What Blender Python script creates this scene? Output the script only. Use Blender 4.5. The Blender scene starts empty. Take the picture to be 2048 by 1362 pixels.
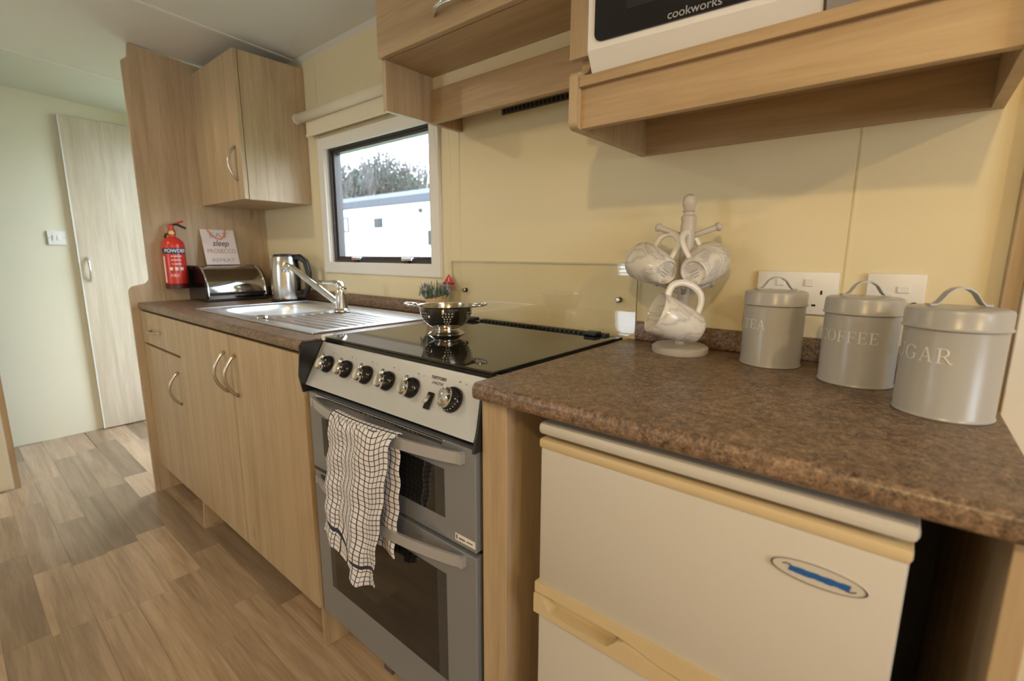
import bpy, bmesh, math, random
from mathutils import Vector, Matrix
random.seed(7)
scene = bpy.context.scene
COL = scene.collection
PI = math.pi

# ------------------------------------------------------------------ camera
FPX, YAW, PITCH, ROLL = 948.35, 0.6913, -0.1772, 0.0049
CAM = Vector((0.5457, -1.1335, 1.0980))
FWD = Vector((-math.sin(YAW) * math.cos(PITCH), math.cos(YAW) * math.cos(PITCH), math.sin(PITCH)))
_r = FWD.cross(Vector((0, 0, 1))).normalized(); _u = _r.cross(FWD)
RGT = _r * math.cos(ROLL) + _u * math.sin(ROLL)
UPV = -_r * math.sin(ROLL) + _u * math.cos(ROLL)
cd = bpy.data.cameras.new('camera'); cd.sensor_width = 36; cd.lens = FPX / 2048 * 36
cd.dof.use_dof = True; cd.dof.focus_distance = 1.1; cd.dof.aperture_fstop = 3.5; cd.clip_start = .02; cd.clip_end = 200
cam = bpy.data.objects.new('camera', cd); COL.objects.link(cam)
cam.matrix_world = Matrix(((RGT.x, UPV.x, -FWD.x, CAM.x), (RGT.y, UPV.y, -FWD.y, CAM.y), (RGT.z, UPV.z, -FWD.z, CAM.z), (0, 0, 0, 1)))
scene.camera = cam
# ------------------------------------------------------------------ world, light, exposure
w = bpy.data.worlds.new('overcast_sky'); scene.world = w; w.use_nodes = True
bg = w.node_tree.nodes['Background']; bg.inputs[0].default_value = (.76, .88, 1, 1); bg.inputs[1].default_value = 8.5
vs = scene.view_settings
vs.view_transform = 'Standard'; vs.look = 'None'; vs.exposure = 0.60; vs.gamma = 1; vs.use_curve_mapping = False
WARM = (1.0, .69, .32)
LAMPS = [((-1.6, -1.5), 9, (1.0, .84, .60)), ((.72, -1.9), 20, WARM), ((2.1, -1.6), 22, WARM)]      # ceiling lamps: place, watts
DAY = [('sink', (-1.083, .05, 1.305), (.70, .52), (PI / 2, 0, PI)), ('hall', (-2.77, .05, 1.05), (.72, 1.72), (PI / 2, 0, PI)), ('lounge', (-1.37, -3.04, 1.26), (.52, .80), (PI / 2, 0, 0)), ('bay', (2.64, -1.3, 1.3), (.92, .82), (PI / 2, 0, PI / 2))]  # bay: opening added to let in fill daylight
for n, loc, size, rot in DAY:                                           # sky portals in the window openings (guide the sky light, emit nothing)
    l = bpy.data.lights.new('sky_portal_' + n, 'AREA'); l.shape = 'RECTANGLE'; l.size, l.size_y = size
    l.cycles.is_portal = True
    o = bpy.data.objects.new('sky_portal_' + n, l); COL.objects.link(o); o.location = loc; o.rotation_euler = rot

def px(u, v, axis, val):
    """point on the plane axis=val seen at photo pixel (u, v)"""
    d = FWD + RGT * ((u - 1024) / FPX) - UPV * ((v - 681) / FPX)
    i = 'xyz'.index(axis)
    return CAM + d * ((val - CAM[i]) / d[i])

# ------------------------------------------------------------------ materials
MATS = {}
def newmat(name):
    m = bpy.data.materials.new(name); m.use_nodes = True; MATS[name] = m
    nt = m.node_tree; return m, nt, nt.nodes['Principled BSDF']
def mat(name, col, rough=.5, metal=0., spec=.5, bump=0., bscale=200, trans=0., emit=None, coat=0., var=0.):
    m, nt, b = newmat(name)
    b.inputs['Base Color'].default_value = (*col, 1); b.inputs['Roughness'].default_value = rough
    b.inputs['Metallic'].default_value = metal; b.inputs['Specular IOR Level'].default_value = spec
    b.inputs['Transmission Weight'].default_value = trans; b.inputs['Coat Weight'].default_value = coat
    b.inputs['Coat Roughness'].default_value = .1
    if emit: b.inputs['Emission Color'].default_value = (*emit[0], 1); b.inputs['Emission Strength'].default_value = emit[1]
    if bump or var:
        tc = nt.nodes.new('ShaderNodeTexCoord'); no = nt.nodes.new('ShaderNodeTexNoise')
        no.inputs['Scale'].default_value = bscale; no.inputs['Detail'].default_value = 4
        nt.links.new(tc.outputs['Object'], no.inputs['Vector'])
        if bump:
            bp = nt.nodes.new('ShaderNodeBump'); bp.inputs['Strength'].default_value = bump; bp.inputs['Distance'].default_value = .002
            nt.links.new(no.outputs['Fac'], bp.inputs['Height']); nt.links.new(bp.outputs['Normal'], b.inputs['Normal'])
        if var:
            rp = nt.nodes.new('ShaderNodeValToRGB')
            rp.color_ramp.elements[0].position = .3; rp.color_ramp.elements[1].position = .7
            rp.color_ramp.elements[0].color = (*[c * (1 - var) for c in col], 1); rp.color_ramp.elements[1].color = (*[min(1, c * (1 + var * .5)) for c in col], 1)
            nt.links.new(no.outputs['Fac'], rp.inputs['Fac']); nt.links.new(rp.outputs['Color'], b.inputs['Base Color'])
    return m

def wood(name, dark, light, axis, rough=.42, rnd=False, knots=True):
    m, nt, b = newmat(name); N = nt.nodes.new; L = nt.links.new
    tc = N('ShaderNodeTexCoord'); src = tc.outputs['Object']
    if rnd:
        oi = N('ShaderNodeObjectInfo'); mu = N('ShaderNodeVectorMath'); mu.operation = 'MULTIPLY_ADD'
        cb = N('ShaderNodeCombineXYZ')
        for i in range(3): L(oi.outputs['Random'], cb.inputs[i])
        mu.inputs[1].default_value = (37, 53, 71); L(cb.outputs[0], mu.inputs[0]); L(src, mu.inputs[2]); src = mu.outputs[0]
    sc = [26, 26, 26]; sc['xyz'.index(axis)] = 1.6
    mp = N('ShaderNodeMapping'); mp.inputs['Scale'].default_value = sc; L(src, mp.inputs['Vector'])
    n1 = N('ShaderNodeTexNoise'); n1.inputs['Scale'].default_value = 1; n1.inputs['Detail'].default_value = 5; n1.inputs['Roughness'].default_value = .6; n1.inputs['Distortion'].default_value = .6
    L(mp.outputs[0], n1.inputs['Vector'])
    mp2 = N('ShaderNodeMapping'); mp2.inputs['Scale'].default_value = [s * 6 for s in sc]; L(src, mp2.inputs['Vector'])
    n2 = N('ShaderNodeTexNoise'); n2.inputs['Scale'].default_value = 1; n2.inputs['Detail'].default_value = 2; L(mp2.outputs[0], n2.inputs['Vector'])
    ad = N('ShaderNodeMath'); ad.operation = 'MULTIPLY_ADD'; ad.inputs[1].default_value = .35; L(n2.outputs['Fac'], ad.inputs[0]); L(n1.outputs['Fac'], ad.inputs[2])
    rp = N('ShaderNodeValToRGB'); e = rp.color_ramp.elements
    e[0].position = .42; e[0].color = (*dark, 1); e[1].position = .85; e[1].color = (*light, 1)
    L(ad.outputs[0], rp.inputs['Fac']); colr = rp.outputs['Color']
    if knots:
        sk = [5.5, 5.5, 5.5]; sk['xyz'.index(axis)] = 2.0
        mp3 = N('ShaderNodeMapping'); mp3.inputs['Scale'].default_value = sk; L(src, mp3.inputs['Vector'])
        vo = N('ShaderNodeTexVoronoi'); vo.inputs['Scale'].default_value = 1; L(mp3.outputs[0], vo.inputs['Vector'])
        kr = N('ShaderNodeMapRange'); kr.inputs['From Min'].default_value = .02; kr.inputs['From Max'].default_value = .075; kr.inputs['To Min'].default_value = .55; kr.inputs['To Max'].default_value = 0
        L(vo.outputs['Distance'], kr.inputs['Value'])
        mx = N('ShaderNodeMix'); mx.data_type = 'RGBA'; mx.inputs[7].default_value = (*[c * .55 for c in dark], 1)
        L(kr.outputs[0], mx.inputs[0]); L(colr, mx.inputs[6]); colr = mx.outputs[2]
    if rnd:
        hs = N('ShaderNodeHueSaturation'); mr = N('ShaderNodeMapRange'); mr.inputs['To Min'].default_value = .58; mr.inputs['To Max'].default_value = 1.28
        L(oi.outputs['Random'], mr.inputs['Value']); L(mr.outputs[0], hs.inputs['Value']); L(colr, hs.inputs['Color']); colr = hs.outputs[0]
    L(colr, b.inputs['Base Color']); b.inputs['Roughness'].default_value = rough
    bp = N('ShaderNodeBump'); bp.inputs['Strength'].default_value = .05; bp.inputs['Distance'].default_value = .001
    L(ad.outputs[0], bp.inputs['Height']); L(bp.outputs['Normal'], b.inputs['Normal'])
    return m

OD, OL = (.385, .275, .16), (.56, .425, .265)
wz = wood('oak_upright', OD, OL, 'z'); wx = wood('oak_along', (.36, .243, .128), (.52, .372, .210), 'x'); wy = wood('oak_deep', OD, OL, 'y')
plank_m = wood('vinyl_plank', (.27, .18, .11), (.50, .365, .24), 'x', .30, rnd=True, knots=False)
sheenwood = wood('sheen_oak', (.50, .42, .31), (.66, .58, .46), 'z', .33)  # oak colour lightened to carry the window sheen on the far door
floor_m = wood('vinyl_floor', (.28, .18, .11), (.44, .31, .20), 'x', .38, knots=False)
cream = mat('cream_wall', (.82, .73, .49), .55, bump=.25, bscale=500)
hallcream = mat('cream_hall_wall', (.80, .76, .60), .55, bump=.2, bscale=500)
ceil_m = mat('ceiling_white', (.75, .755, .71), .6, bump=.1, bscale=300)
white = mat('white_plastic', (.85, .84, .82), .35)
upvc = mat('white_upvc', (.84, .83, .79), .4)
blindm = mat('cream_blind', (.84, .77, .60), .7, bump=.2, bscale=900)
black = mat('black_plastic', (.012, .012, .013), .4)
gloss = mat('black_gloss', (.008, .008, .01), .12)
brown = mat('dark_bronze_frame', (.045, .036, .036), .4)
steel = mat('brushed_steel', (.62, .62, .62), .24, 1.0, bump=.04, bscale=300)
sinkm = mat('sink_steel', (.78, .81, .85), .36, 1.0)
chrome = mat('chrome', (.78, .78, .78), .06, 1.0)
nickel = mat('satin_nickel', (.60, .56, .50), .28, 1.0)
mirror = mat('dark_chrome', (.42, .41, .40), .08, 1.0)
hobm = mat('hob_glass', (.012, .012, .010), .045, 0, .9)
ovgrey = mat('oven_silver_glass', (.29, .31, .345), .16, .35, .6)
panelm = mat('control_panel_silver', (.55, .56, .57), .36, .35)
handm = mat('handle_silver', (.52, .53, .55), .32, .5)
ovglass = mat('oven_window', (.012, .012, .012), .06, 0, .8)
fridgew = mat('fridge_white', (.62, .595, .55), .38)
fridgey = mat('yellowed_trim', (.64, .515, .31), .4)
tin = mat('grey_enamel', (.43, .425, .415), .28)
letter = mat('white_lettering', (.80, .79, .76), .5)
treem = mat('mug_tree_paint', (.56, .52, .47), .38)
red = mat('extinguisher_red', (.62, .035, .02), .28)
redtag = mat('tag_red', (.75, .05, .04), .4)
navy = mat('navy_print', (.02, .035, .11), .5)
blueb = mat('badge_blue', (.015, .12, .42), .35)
signm = mat('sign_pinkish_white', (.82, .74, .74), .6)
ink = mat('ink_charcoal', (.09, .08, .09), .6)
inkr = mat('ink_rose', (.45, .22, .19), .6)
inkg = mat('ink_grey', (.42, .43, .46), .6)
orange = mat('ribbon_orange', (.80, .26, .12), .6)
paper = mat('kraft_paper', (.62, .40, .20), .8, bump=.3, bscale=60)
leafm = mat('lavender_leaf', (.16, .24, .16), .7, var=.4, bscale=60)
lilac = mat('lavender_flower', (.36, .32, .50), .8)
soil = mat('soil', (.05, .035, .02), .9)
grille = mat('grille_grey', (.12, .11, .10), .6)
yellow = mat('gauge_yellow', (.75, .62, .1), .4)
bark = mat('bark', (.085, .078, .075), .9)
ivy = mat('ivy_leaf', (.038, .058, .048), .9, spec=.1, var=.5, bscale=3)
cwhite = mat('caravan_white', (.80, .80, .78), .5)
croof = mat('caravan_roof_grey', (.050, .055, .066), .8, spec=.1)
cglass = mat('caravan_window', (.012, .016, .018), .5, spec=.15)
grass = mat('grass', (.10, .14, .05), .9, var=.4, bscale=4)
lampglow = mat('lamp_glow', (1, .9, .75), .4, emit=((1, .78, .5), 6))

def granite(name):
    m, nt, b = newmat(name); N = nt.nodes.new; L = nt.links.new
    tc = N('ShaderNodeTexCoord'); n1 = N('ShaderNodeTexNoise'); n2 = N('ShaderNodeTexNoise'); n3 = N('ShaderNodeTexNoise')
    for n, s, d in ((n1, 330, 3), (n2, 120, 5), (n3, 22, 4)):
        n.inputs['Scale'].default_value = s; n.inputs['Detail'].default_value = d; L(tc.outputs['Object'], n.inputs['Vector'])
    a = N('ShaderNodeMath'); a.operation = 'ADD'; L(n1.outputs['Fac'], a.inputs[0]); L(n2.outputs['Fac'], a.inputs[1])
    a2 = N('ShaderNodeMath'); a2.operation = 'MULTIPLY_ADD'; a2.inputs[1].default_value = .4; L(n3.outputs['Fac'], a2.inputs[0]); L(a.outputs[0], a2.inputs[2])
    rp = N('ShaderNodeValToRGB'); e = rp.color_ramp.elements
    a3 = N('ShaderNodeMath'); a3.operation = 'MULTIPLY'; a3.inputs[1].default_value = .42; L(a2.outputs[0], a3.inputs[0])
    e[0].position = .37; e[0].color = (.045, .03, .021, 1); e[1].position = .65; e[1].color = (.42, .28, .19, 1)
    x = e.new(.47); x.color = (.15, .098, .063, 1); x = e.new(.55); x.color = (.25, .165, .108, 1)
    L(a3.outputs[0], rp.inputs['Fac']); L(rp.outputs['Color'], b.inputs['Base Color']); b.inputs['Roughness'].default_value = .38; b.inputs['Specular IOR Level'].default_value = .65
    return m
stone = granite('mottled_brown_laminate')

def marble(name):
    m, nt, b = newmat(name); N = nt.nodes.new; L = nt.links.new
    tc = N('ShaderNodeTexCoord'); no = N('ShaderNodeTexNoise'); no.inputs['Scale'].default_value = 16; no.inputs['Detail'].default_value = 6; no.inputs['Distortion'].default_value = 1.2
    L(tc.outputs['Object'], no.inputs['Vector']); rp = N('ShaderNodeValToRGB'); e = rp.color_ramp.elements
    e[0].position = .40; e[0].color = (.82, .80, .76, 1); e[1].position = .62; e[1].color = (.82, .80, .76, 1)
    x = e.new(.5); x.color = (.56, .55, .53, 1); x = e.new(.465); x.color = (.74, .72, .69, 1); x = e.new(.535); x.color = (.72, .70, .67, 1)
    L(no.outputs['Fac'], rp.inputs['Fac']); L(rp.outputs['Color'], b.inputs['Base Color']); b.inputs['Roughness'].default_value = .18
    return m
marblem = marble('marbled_china')
china = mat('white_china', (.82, .80, .76), .18)

def clear(name, fac=.06, tint=(1, 1, 1)):
    m, nt, b = newmat(name); N = nt.nodes.new
    t = N('ShaderNodeBsdfTransparent'); t.inputs[0].default_value = (*tint, 1)
    g = N('ShaderNodeBsdfGlossy'); g.inputs['Roughness'].default_value = .03
    lw = N('ShaderNodeLayerWeight'); lw.inputs['Blend'].default_value = .5
    pw = N('ShaderNodeMath'); pw.operation = 'POWER'; pw.inputs[1].default_value = 4; nt.links.new(lw.outputs['Facing'], pw.inputs[0])
    f = N('ShaderNodeMath'); f.operation = 'MULTIPLY_ADD'; f.inputs[1].default_value = .6; f.inputs[2].default_value = fac; nt.links.new(pw.outputs[0], f.inputs[0])
    mx = N('ShaderNodeMixShader'); nt.links.new(f.outputs[0], mx.inputs[0]); nt.links.new(t.outputs[0], mx.inputs[1]); nt.links.new(g.outputs[0], mx.inputs[2])
    nt.links.new(mx.outputs[0], nt.nodes['Material Output'].inputs[0]); return m
pane = clear('window_glass'); splash = clear('splashback_glass', tint=(.995, .996, .985))

def towel_mat():
    m, nt, b = newmat('checked_cotton'); N = nt.nodes.new; L = nt.links.new
    uv = N('ShaderNodeTexCoord'); sp = N('ShaderNodeSeparateXYZ'); L(uv.outputs['UV'], sp.inputs[0])
    def line(sock, cell, wd):
        d = N('ShaderNodeMath'); d.operation = 'DIVIDE'; d.inputs[1].default_value = cell; L(sock, d.inputs[0])
        f = N('ShaderNodeMath'); f.operation = 'FRACT'; L(d.outputs[0], f.inputs[0])
        c = N('ShaderNodeMath'); c.operation = 'LESS_THAN'; c.inputs[1].default_value = wd; L(f.outputs[0], c.inputs[0]); return c.outputs[0]
    a = line(sp.outputs[0], .0148, .17); c = line(sp.outputs[1], .0125, .15)
    g = N('ShaderNodeMath'); g.operation = 'GREATER_THAN'; g.inputs[1].default_value = .0445; L(sp.outputs[1], g.inputs[0])
    h = N('ShaderNodeMath'); h.operation = 'LESS_THAN'; h.inputs[1].default_value = .054; L(sp.outputs[1], h.inputs[0])
    gh = N('ShaderNodeMath'); gh.operation = 'MULTIPLY'; L(g.outputs[0], gh.inputs[0]); L(h.outputs[0], gh.inputs[1])
    m1 = N('ShaderNodeMath'); m1.operation = 'MAXIMUM'; L(a, m1.inputs[0]); L(c, m1.inputs[1])
    m2 = N('ShaderNodeMath'); m2.operation = 'MAXIMUM'; L(m1.outputs[0], m2.inputs[0]); L(gh.outputs[0], m2.inputs[1])
    mx = N('ShaderNodeMix'); mx.data_type = 'RGBA'; mx.inputs[6].default_value = (.80, .78, .81, 1); mx.inputs[7].default_value = (.035, .04, .075, 1)
    L(m2.outputs[0], mx.inputs[0]); L(mx.outputs[2], b.inputs['Base Color']); b.inputs['Roughness'].default_value = .9
    return m
towelm = towel_mat()
def dots_mat():
    m, nt, b = newmat('dotted_glass_edge'); N = nt.nodes.new; L = nt.links.new
    tc = N('ShaderNodeTexCoord'); mp = N('ShaderNodeMapping'); mp.inputs['Scale'].default_value = (420, 0, 420); L(tc.outputs['Object'], mp.inputs[0])
    mp.inputs['Rotation'].default_value = (0, PI / 4, 0)
    ck = N('ShaderNodeTexChecker'); ck.inputs['Scale'].default_value = 1; ck.inputs['Color1'].default_value = (.012, .012, .012, 1); ck.inputs['Color2'].default_value = (.10, .10, .105, 1)
    L(mp.outputs[0], ck.inputs[0]); L(ck.outputs[0], b.inputs['Base Color']); b.inputs['Roughness'].default_value = .12; return m
dots = dots_mat()

# ------------------------------------------------------------------ mesh helpers
def box(bm, x0, x1, y0, y1, z0, z1, bev=0):
    t = bmesh.new(); bmesh.ops.create_cube(t, size=1)
    bmesh.ops.transform(t, matrix=Matrix.Translation(((x0 + x1) / 2, (y0 + y1) / 2, (z0 + z1) / 2)) @ Matrix.Diagonal((abs(x1 - x0), abs(y1 - y0), abs(z1 - z0), 1)), verts=t.verts)
    if bev: bmesh.ops.bevel(t, geom=t.edges[:], offset=bev, segments=2, profile=.5, affect='EDGES')
    merge(bm, t)
def merge(bm, t, M=None):
    if M is not None: bmesh.ops.transform(t, matrix=M, verts=t.verts)
    me = bpy.data.meshes.new('tmp'); t.to_mesh(me); t.free(); bm.from_mesh(me); bpy.data.meshes.remove(me)
def B(*boxes, bev=0):
    bm = bmesh.new()
    for b in boxes: box(bm, *b, bev=bev)
    return bm
def prism(poly, axis, a0, a1, bm=None):
    """polygon in the other two axes (cyclic xyz order without axis), extruded along axis"""
    bm = bm or bmesh.new()
    def P(p, a): return {'x': (a, p[0], p[1]), 'y': (p[0], a, p[1]), 'z': (p[0], p[1], a)}[axis]
    A = [bm.verts.new(P(p, a0)) for p in poly]; C = [bm.verts.new(P(p, a1)) for p in poly]
    n = len(poly)
    bm.faces.new(A); bm.faces.new(C[::-1])
    for i in range(n): bm.faces.new((A[i], C[i], C[(i + 1) % n], A[(i + 1) % n]))
    bmesh.ops.recalc_face_normals(bm, faces=bm.faces[:])
    return bm
def rrect(x0, x1, y0, y1, r, n=5):
    out = []
    for cx, cy, a in ((x1 - r, y1 - r, 0), (x0 + r, y1 - r, 90), (x0 + r, y0 + r, 180), (x1 - r, y0 + r, 270)):
        for i in range(n + 1):
            t = math.radians(a + 90 * i / n); out.append((cx + r * math.cos(t), cy + r * math.sin(t)))
    return out
def lathe(prof, seg=40, c=(0, 0, 0), bm=None, M=None):
    t = bmesh.new(); rings = []
    for r, z in prof:
        if r < 1e-6: rings.append([t.verts.new((0, 0, z))] * seg)
        else: rings.append([t.verts.new((r * math.cos(2 * PI * i / seg), r * math.sin(2 * PI * i / seg), z)) for i in range(seg)])
    for a, b2 in zip(rings, rings[1:]):
        for i in range(seg):
            q = []
            for v in (a[i], a[(i + 1) % seg], b2[(i + 1) % seg], b2[i]):
                if v not in q: q.append(v)
            if len(q) >= 3:
                try: t.faces.new(q)
                except ValueError: pass
    bmesh.ops.recalc_face_normals(t, faces=t.faces[:])
    bm = bm or bmesh.new(); merge(bm, t, (M or Matrix.Identity(4)) if c == (0, 0, 0) else Matrix.Translation(c) @ (M or Matrix.Identity(4)))
    return bm
def tube(pts, r, seg=10, bm=None, flat=1.0):
    """sweep a circle (or oval) along points; r number or list"""
    bm = bm or bmesh.new(); pts = [Vector(p) for p in pts]; n = len(pts); rs = r if isinstance(r, (list, tuple)) else [r] * n
    ref = Vector((0, 0, 1)); rings = []
    t0 = (pts[1] - pts[0]).normalized()
    if abs(t0.dot(ref)) > .9: ref = Vector((1, 0, 0))
    u = t0.cross(ref).normalized()
    for i in range(n):
        t = (pts[min(i + 1, n - 1)] - pts[max(i - 1, 0)]).normalized()
        u = (u - t * u.dot(t)).normalized(); v = t.cross(u)
        rings.append([bm.verts.new(pts[i] + (u * math.cos(2 * PI * k / seg) + v * math.sin(2 * PI * k / seg) * flat) * rs[i]) for k in range(seg)])
    for a, b2 in zip(rings, rings[1:]):
        for k in range(seg): bm.faces.new((a[k], a[(k + 1) % seg], b2[(k + 1) % seg], b2[k]))
    bm.faces.new(rings[0][::-1]); bm.faces.new(rings[-1])
    return bm
def arc(p0, p1, out, n=14, power=1.0):
    p0, p1, out = Vector(p0), Vector(p1), Vector(out)
    return [p0.lerp(p1, i / n) + out * (math.sin(PI * i / n) ** power) for i in range(n + 1)]
def ident(bm): return bm

def root_of(p):
    while p.parent: p = p.parent
    return p
def obj(name, bm, m, parent=None, smooth=False, base=None, kind=None, label=None, local=False):
    me = bpy.data.meshes.new(name)
    if smooth is not False:
        for f in bm.faces: f.smooth = True
        ang = math.radians(35 if smooth is True else smooth)
        for e in bm.edges:
            if len(e.link_faces) == 2 and e.calc_face_angle(0) > ang: e.smooth = False
    o = bpy.data.objects.new(name, me); COL.objects.link(o)
    if parent:
        o.parent = parent
        off = Vector((0, 0, 0)) if local else root_of(parent).location
    else:
        off = Vector(base) if base else Vector((0, 0, 0)); o.location = off
    bmesh.ops.translate(bm, vec=-off, verts=bm.verts)
    bm.to_mesh(me); bm.free()
    for mm in (m if isinstance(m, (list, tuple)) else [m]): me.materials.append(mm)
    if kind: o['kind'] = kind
    if label: o['label'] = label
    return o
def tag(o, label, cat, group=None):
    o['label'] = label; o['category'] = cat
    if group: o['group'] = group
    return o
def thing(name, loc, label, cat, group=None):
    o = bpy.data.objects.new(name, None); COL.objects.link(o); o.location = loc; o.empty_display_size = .05
    return tag(o, label, cat, group)
def text_bm(s, size, shear=0., bold=0., align='CENTER'):
    c = bpy.data.curves.new('t', 'FONT'); c.body = s; c.size = size; c.align_x = align; c.align_y = 'CENTER'; c.shear = shear; c.offset = bold
    o = bpy.data.objects.new('t', c); COL.objects.link(o); dg = bpy.context.evaluated_depsgraph_get()
    me = bpy.data.meshes.new_from_object(o.evaluated_get(dg)); bm = bmesh.new(); bm.from_mesh(me)
    bpy.data.objects.remove(o); bpy.data.curves.remove(c); bpy.data.meshes.remove(me)
    return bm
def frame(o, right, up):
    right = Vector(right).normalized(); up = Vector(up).normalized(); n = right.cross(up)
    return Matrix(((right.x, up.x, n.x, o[0]), (right.y, up.y, n.y, o[1]), (right.z, up.z, n.z, o[2]), (0, 0, 0, 1)))
def text_on(s, size, M, **k):
    bm = text_bm(s, size, **k); bmesh.ops.transform(bm, matrix=M, verts=bm.verts); return bm

# ================================================================== STRUCTURE
ZT = .887                         # worktop height
XE = -3.295                       # far wall of the hall
X1, Y0 = 2.6, -3.0                # far side of the lounge
ZC, SL = 1.929, .0636             # ceiling height at the kitchen wall and its pitch
def zc(y): return ZC + SL * (-y if y > -1.5 else 3.0 + y)

floor = obj('floor', B((XE - .05, X1 + .05, Y0 - .05, .05, -.05, -.003)), floor_m, kind='structure')
plank_meshes = {}
lane = .0968; k = 0
y = -.5715 + 5 * lane
for li in range(16):
    yt = y - li * lane
    if yt > .0: continue
    x = XE + .02 - random.random() * .3; last = None
    while x < .35:
        ln = random.choice((.30, .40, .42, .58, .66))
        if ln not in plank_meshes:
            bm = B((0, ln - .0004, -lane + .0004, 0, -.004, 0))
            me = bpy.data.meshes.new('plank'); bm.to_mesh(me); bm.free(); me.materials.append(plank_m); plank_meshes[ln] = me
        if x > XE - .05 and not (x > -.9 and yt < -1.1) :
            o = bpy.data.objects.new('plank', plank_meshes[ln]); COL.objects.link(o); o.parent = floor; o.location = (x, yt, 0)
        x += ln
# kitchen wall with two openings (window over the sink, glazed hall door)
WX0, WX1, WZ0, WZ1 = -1.425, -.742, 1.053, 1.557
H0, H1, HZ0, HZ1 = -3.12, -2.42, .2, 1.9
T = .06
wb = B((XE - .05, H0, 0, T, 0, 2.1), (H0, H1, 0, T, 0, HZ0), (H0, H1, 0, T, HZ1, 2.1), (H1, WX0, 0, T, 0, 2.1),
       (WX0, WX1, 0, T, 0, WZ0), (WX0, WX1, 0, T, WZ1, 2.1), (WX1, X1 + .05, 0, T, 0, 2.1))
wall_back = obj('wall_back', wb, cream, kind='structure')
for sx in (-1.475, -.618, .4514):
    obj('joint_strip', B((sx - .003, sx + .003, -.0012, 0, .0, zc(0)), (sx - .001, sx + .001, -.0018, 0, 0, zc(0))), cream, wall_back)
obj('wall_left', B((XE - .05, XE, Y0 - .05, 0, 0, 2.15)), hallcream, kind='structure')
LX0, LX1, LZ0, LZ1 = -1.62, -1.12, .875, 1.65
obj('wall_front', B((XE, LX0, Y0 - .05, Y0, 0, 2.1), (LX0, LX1, Y0 - .05, Y0, 0, LZ0), (LX0, LX1, Y0 - .05, Y0, LZ1, 2.1), (LX1, X1, Y0 - .05, Y0, 0, 2.1)), cream, kind='structure')
obj('wall_right', B((X1, X1 + .05, Y0 - .05, -1.75, 0, 2.15), (X1, X1 + .05, -1.75, -.85, 0, .9), (X1, X1 + .05, -1.75, -.85, 1.7, 2.15), (X1, X1 + .05, -.85, 0, 0, 2.15)), cream, kind='structure')
ceiling = obj('ceiling', prism([(.05, ZC - .003), (-1.5, zc(-1.5)), (Y0 - .05, ZC - .003), (Y0 - .05, 2.2), (.05, 2.2)], 'x', XE - .05, X1 + .05), ceil_m, kind='structure')
for sx in (-2.62, -1.63, -.42, .8, 2.0):
    obj('ceiling_strip', prism([(0, zc(0) - .003), (-1.5, zc(-1.5) - .003), (-1.5, zc(-1.5) + .001), (0, zc(0) + .001)], 'x', sx - .008, sx + .008), upvc, ceiling)
trim = obj('trim_1', prism([(0, ZC), (-.016, ZC + .001), (0, ZC - .014)], 'x', XE, X1), ceil_m, kind='structure')
# hall partition at the left edge
pt = obj('wall_hall', B((-2.64, -2.60, Y0, -1.035, 0, 2.03)), hallcream, kind='structure')
obj('white_edge', B((-2.645, -2.596, -1.035, -1.026, 0, 2.02)), upvc, pt)
obj('wood_edge', B((-2.65, -2.59, -1.026, -1.004, 0, 2.02)), wz, pt)
# door in the far wall
d1 = obj('door_1', B((XE + .001, XE + .03, -.571, -.0005, .006, 1.872), bev=.002), sheenwood, kind='structure')
obj('door_edge', B((XE + .001, XE + .032, -.577, -.5712, .006, 1.872)), upvc, d1)
obj('handle', tube(arc((XE + .03, -.535, 1.075), (XE + .03, -.535, .935), (.03, 0, 0), power=.6), .006, 8), chrome, d1, True)
# window over the sink
wn = bpy.data.objects.new('window_1', None); COL.objects.link(wn); wn.location = (-1.09, 0, WZ0); wn['kind'] = 'structure'
def ring(x0, x1, z0, z1, t, y0, y1): return B((x0, x0 + t, y0, y1, z0, z1), (x1 - t, x1, y0, y1, z0, z1), (x0 + t, x1 - t, y0, y1, z0, z0 + t), (x0 + t, x1 - t, y0, y1, z1 - t, z1))
obj('surround', ring(-1.472, -.706, 1.022, 1.582, .045, -.013, -.0005), upvc, wn)
obj('reveal', ring(WX0 - .002, WX1 + .002, WZ0 - .002, WZ1 + .002, .008, -.004, .045), upvc, wn)
obj('frame', ring(WX0 + .005, WX1 - .005, WZ0 + .005, WZ1 - .005, .034, .012, .042), brown, wn)
obj('sash', ring(WX0 + .012, WX1 - .012, WZ0 + .012, WZ1 - .012, .014, .004, .013), brown, wn)
obj('pane', B((WX0 + .02, WX1 - .02, .026, .030, WZ0 + .02, WZ1 - .02)), pane, wn)
for lx in (-1.235, -.90):
    la = obj('latch', B((lx - .032, lx + .032, -.006, .004, 1.076, 1.088), bev=.002), chrome, wn)
    obj('catch', B((lx - .012, lx + .014, -.01, .004, 1.062, 1.077), bev=.002), black, la)
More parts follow.
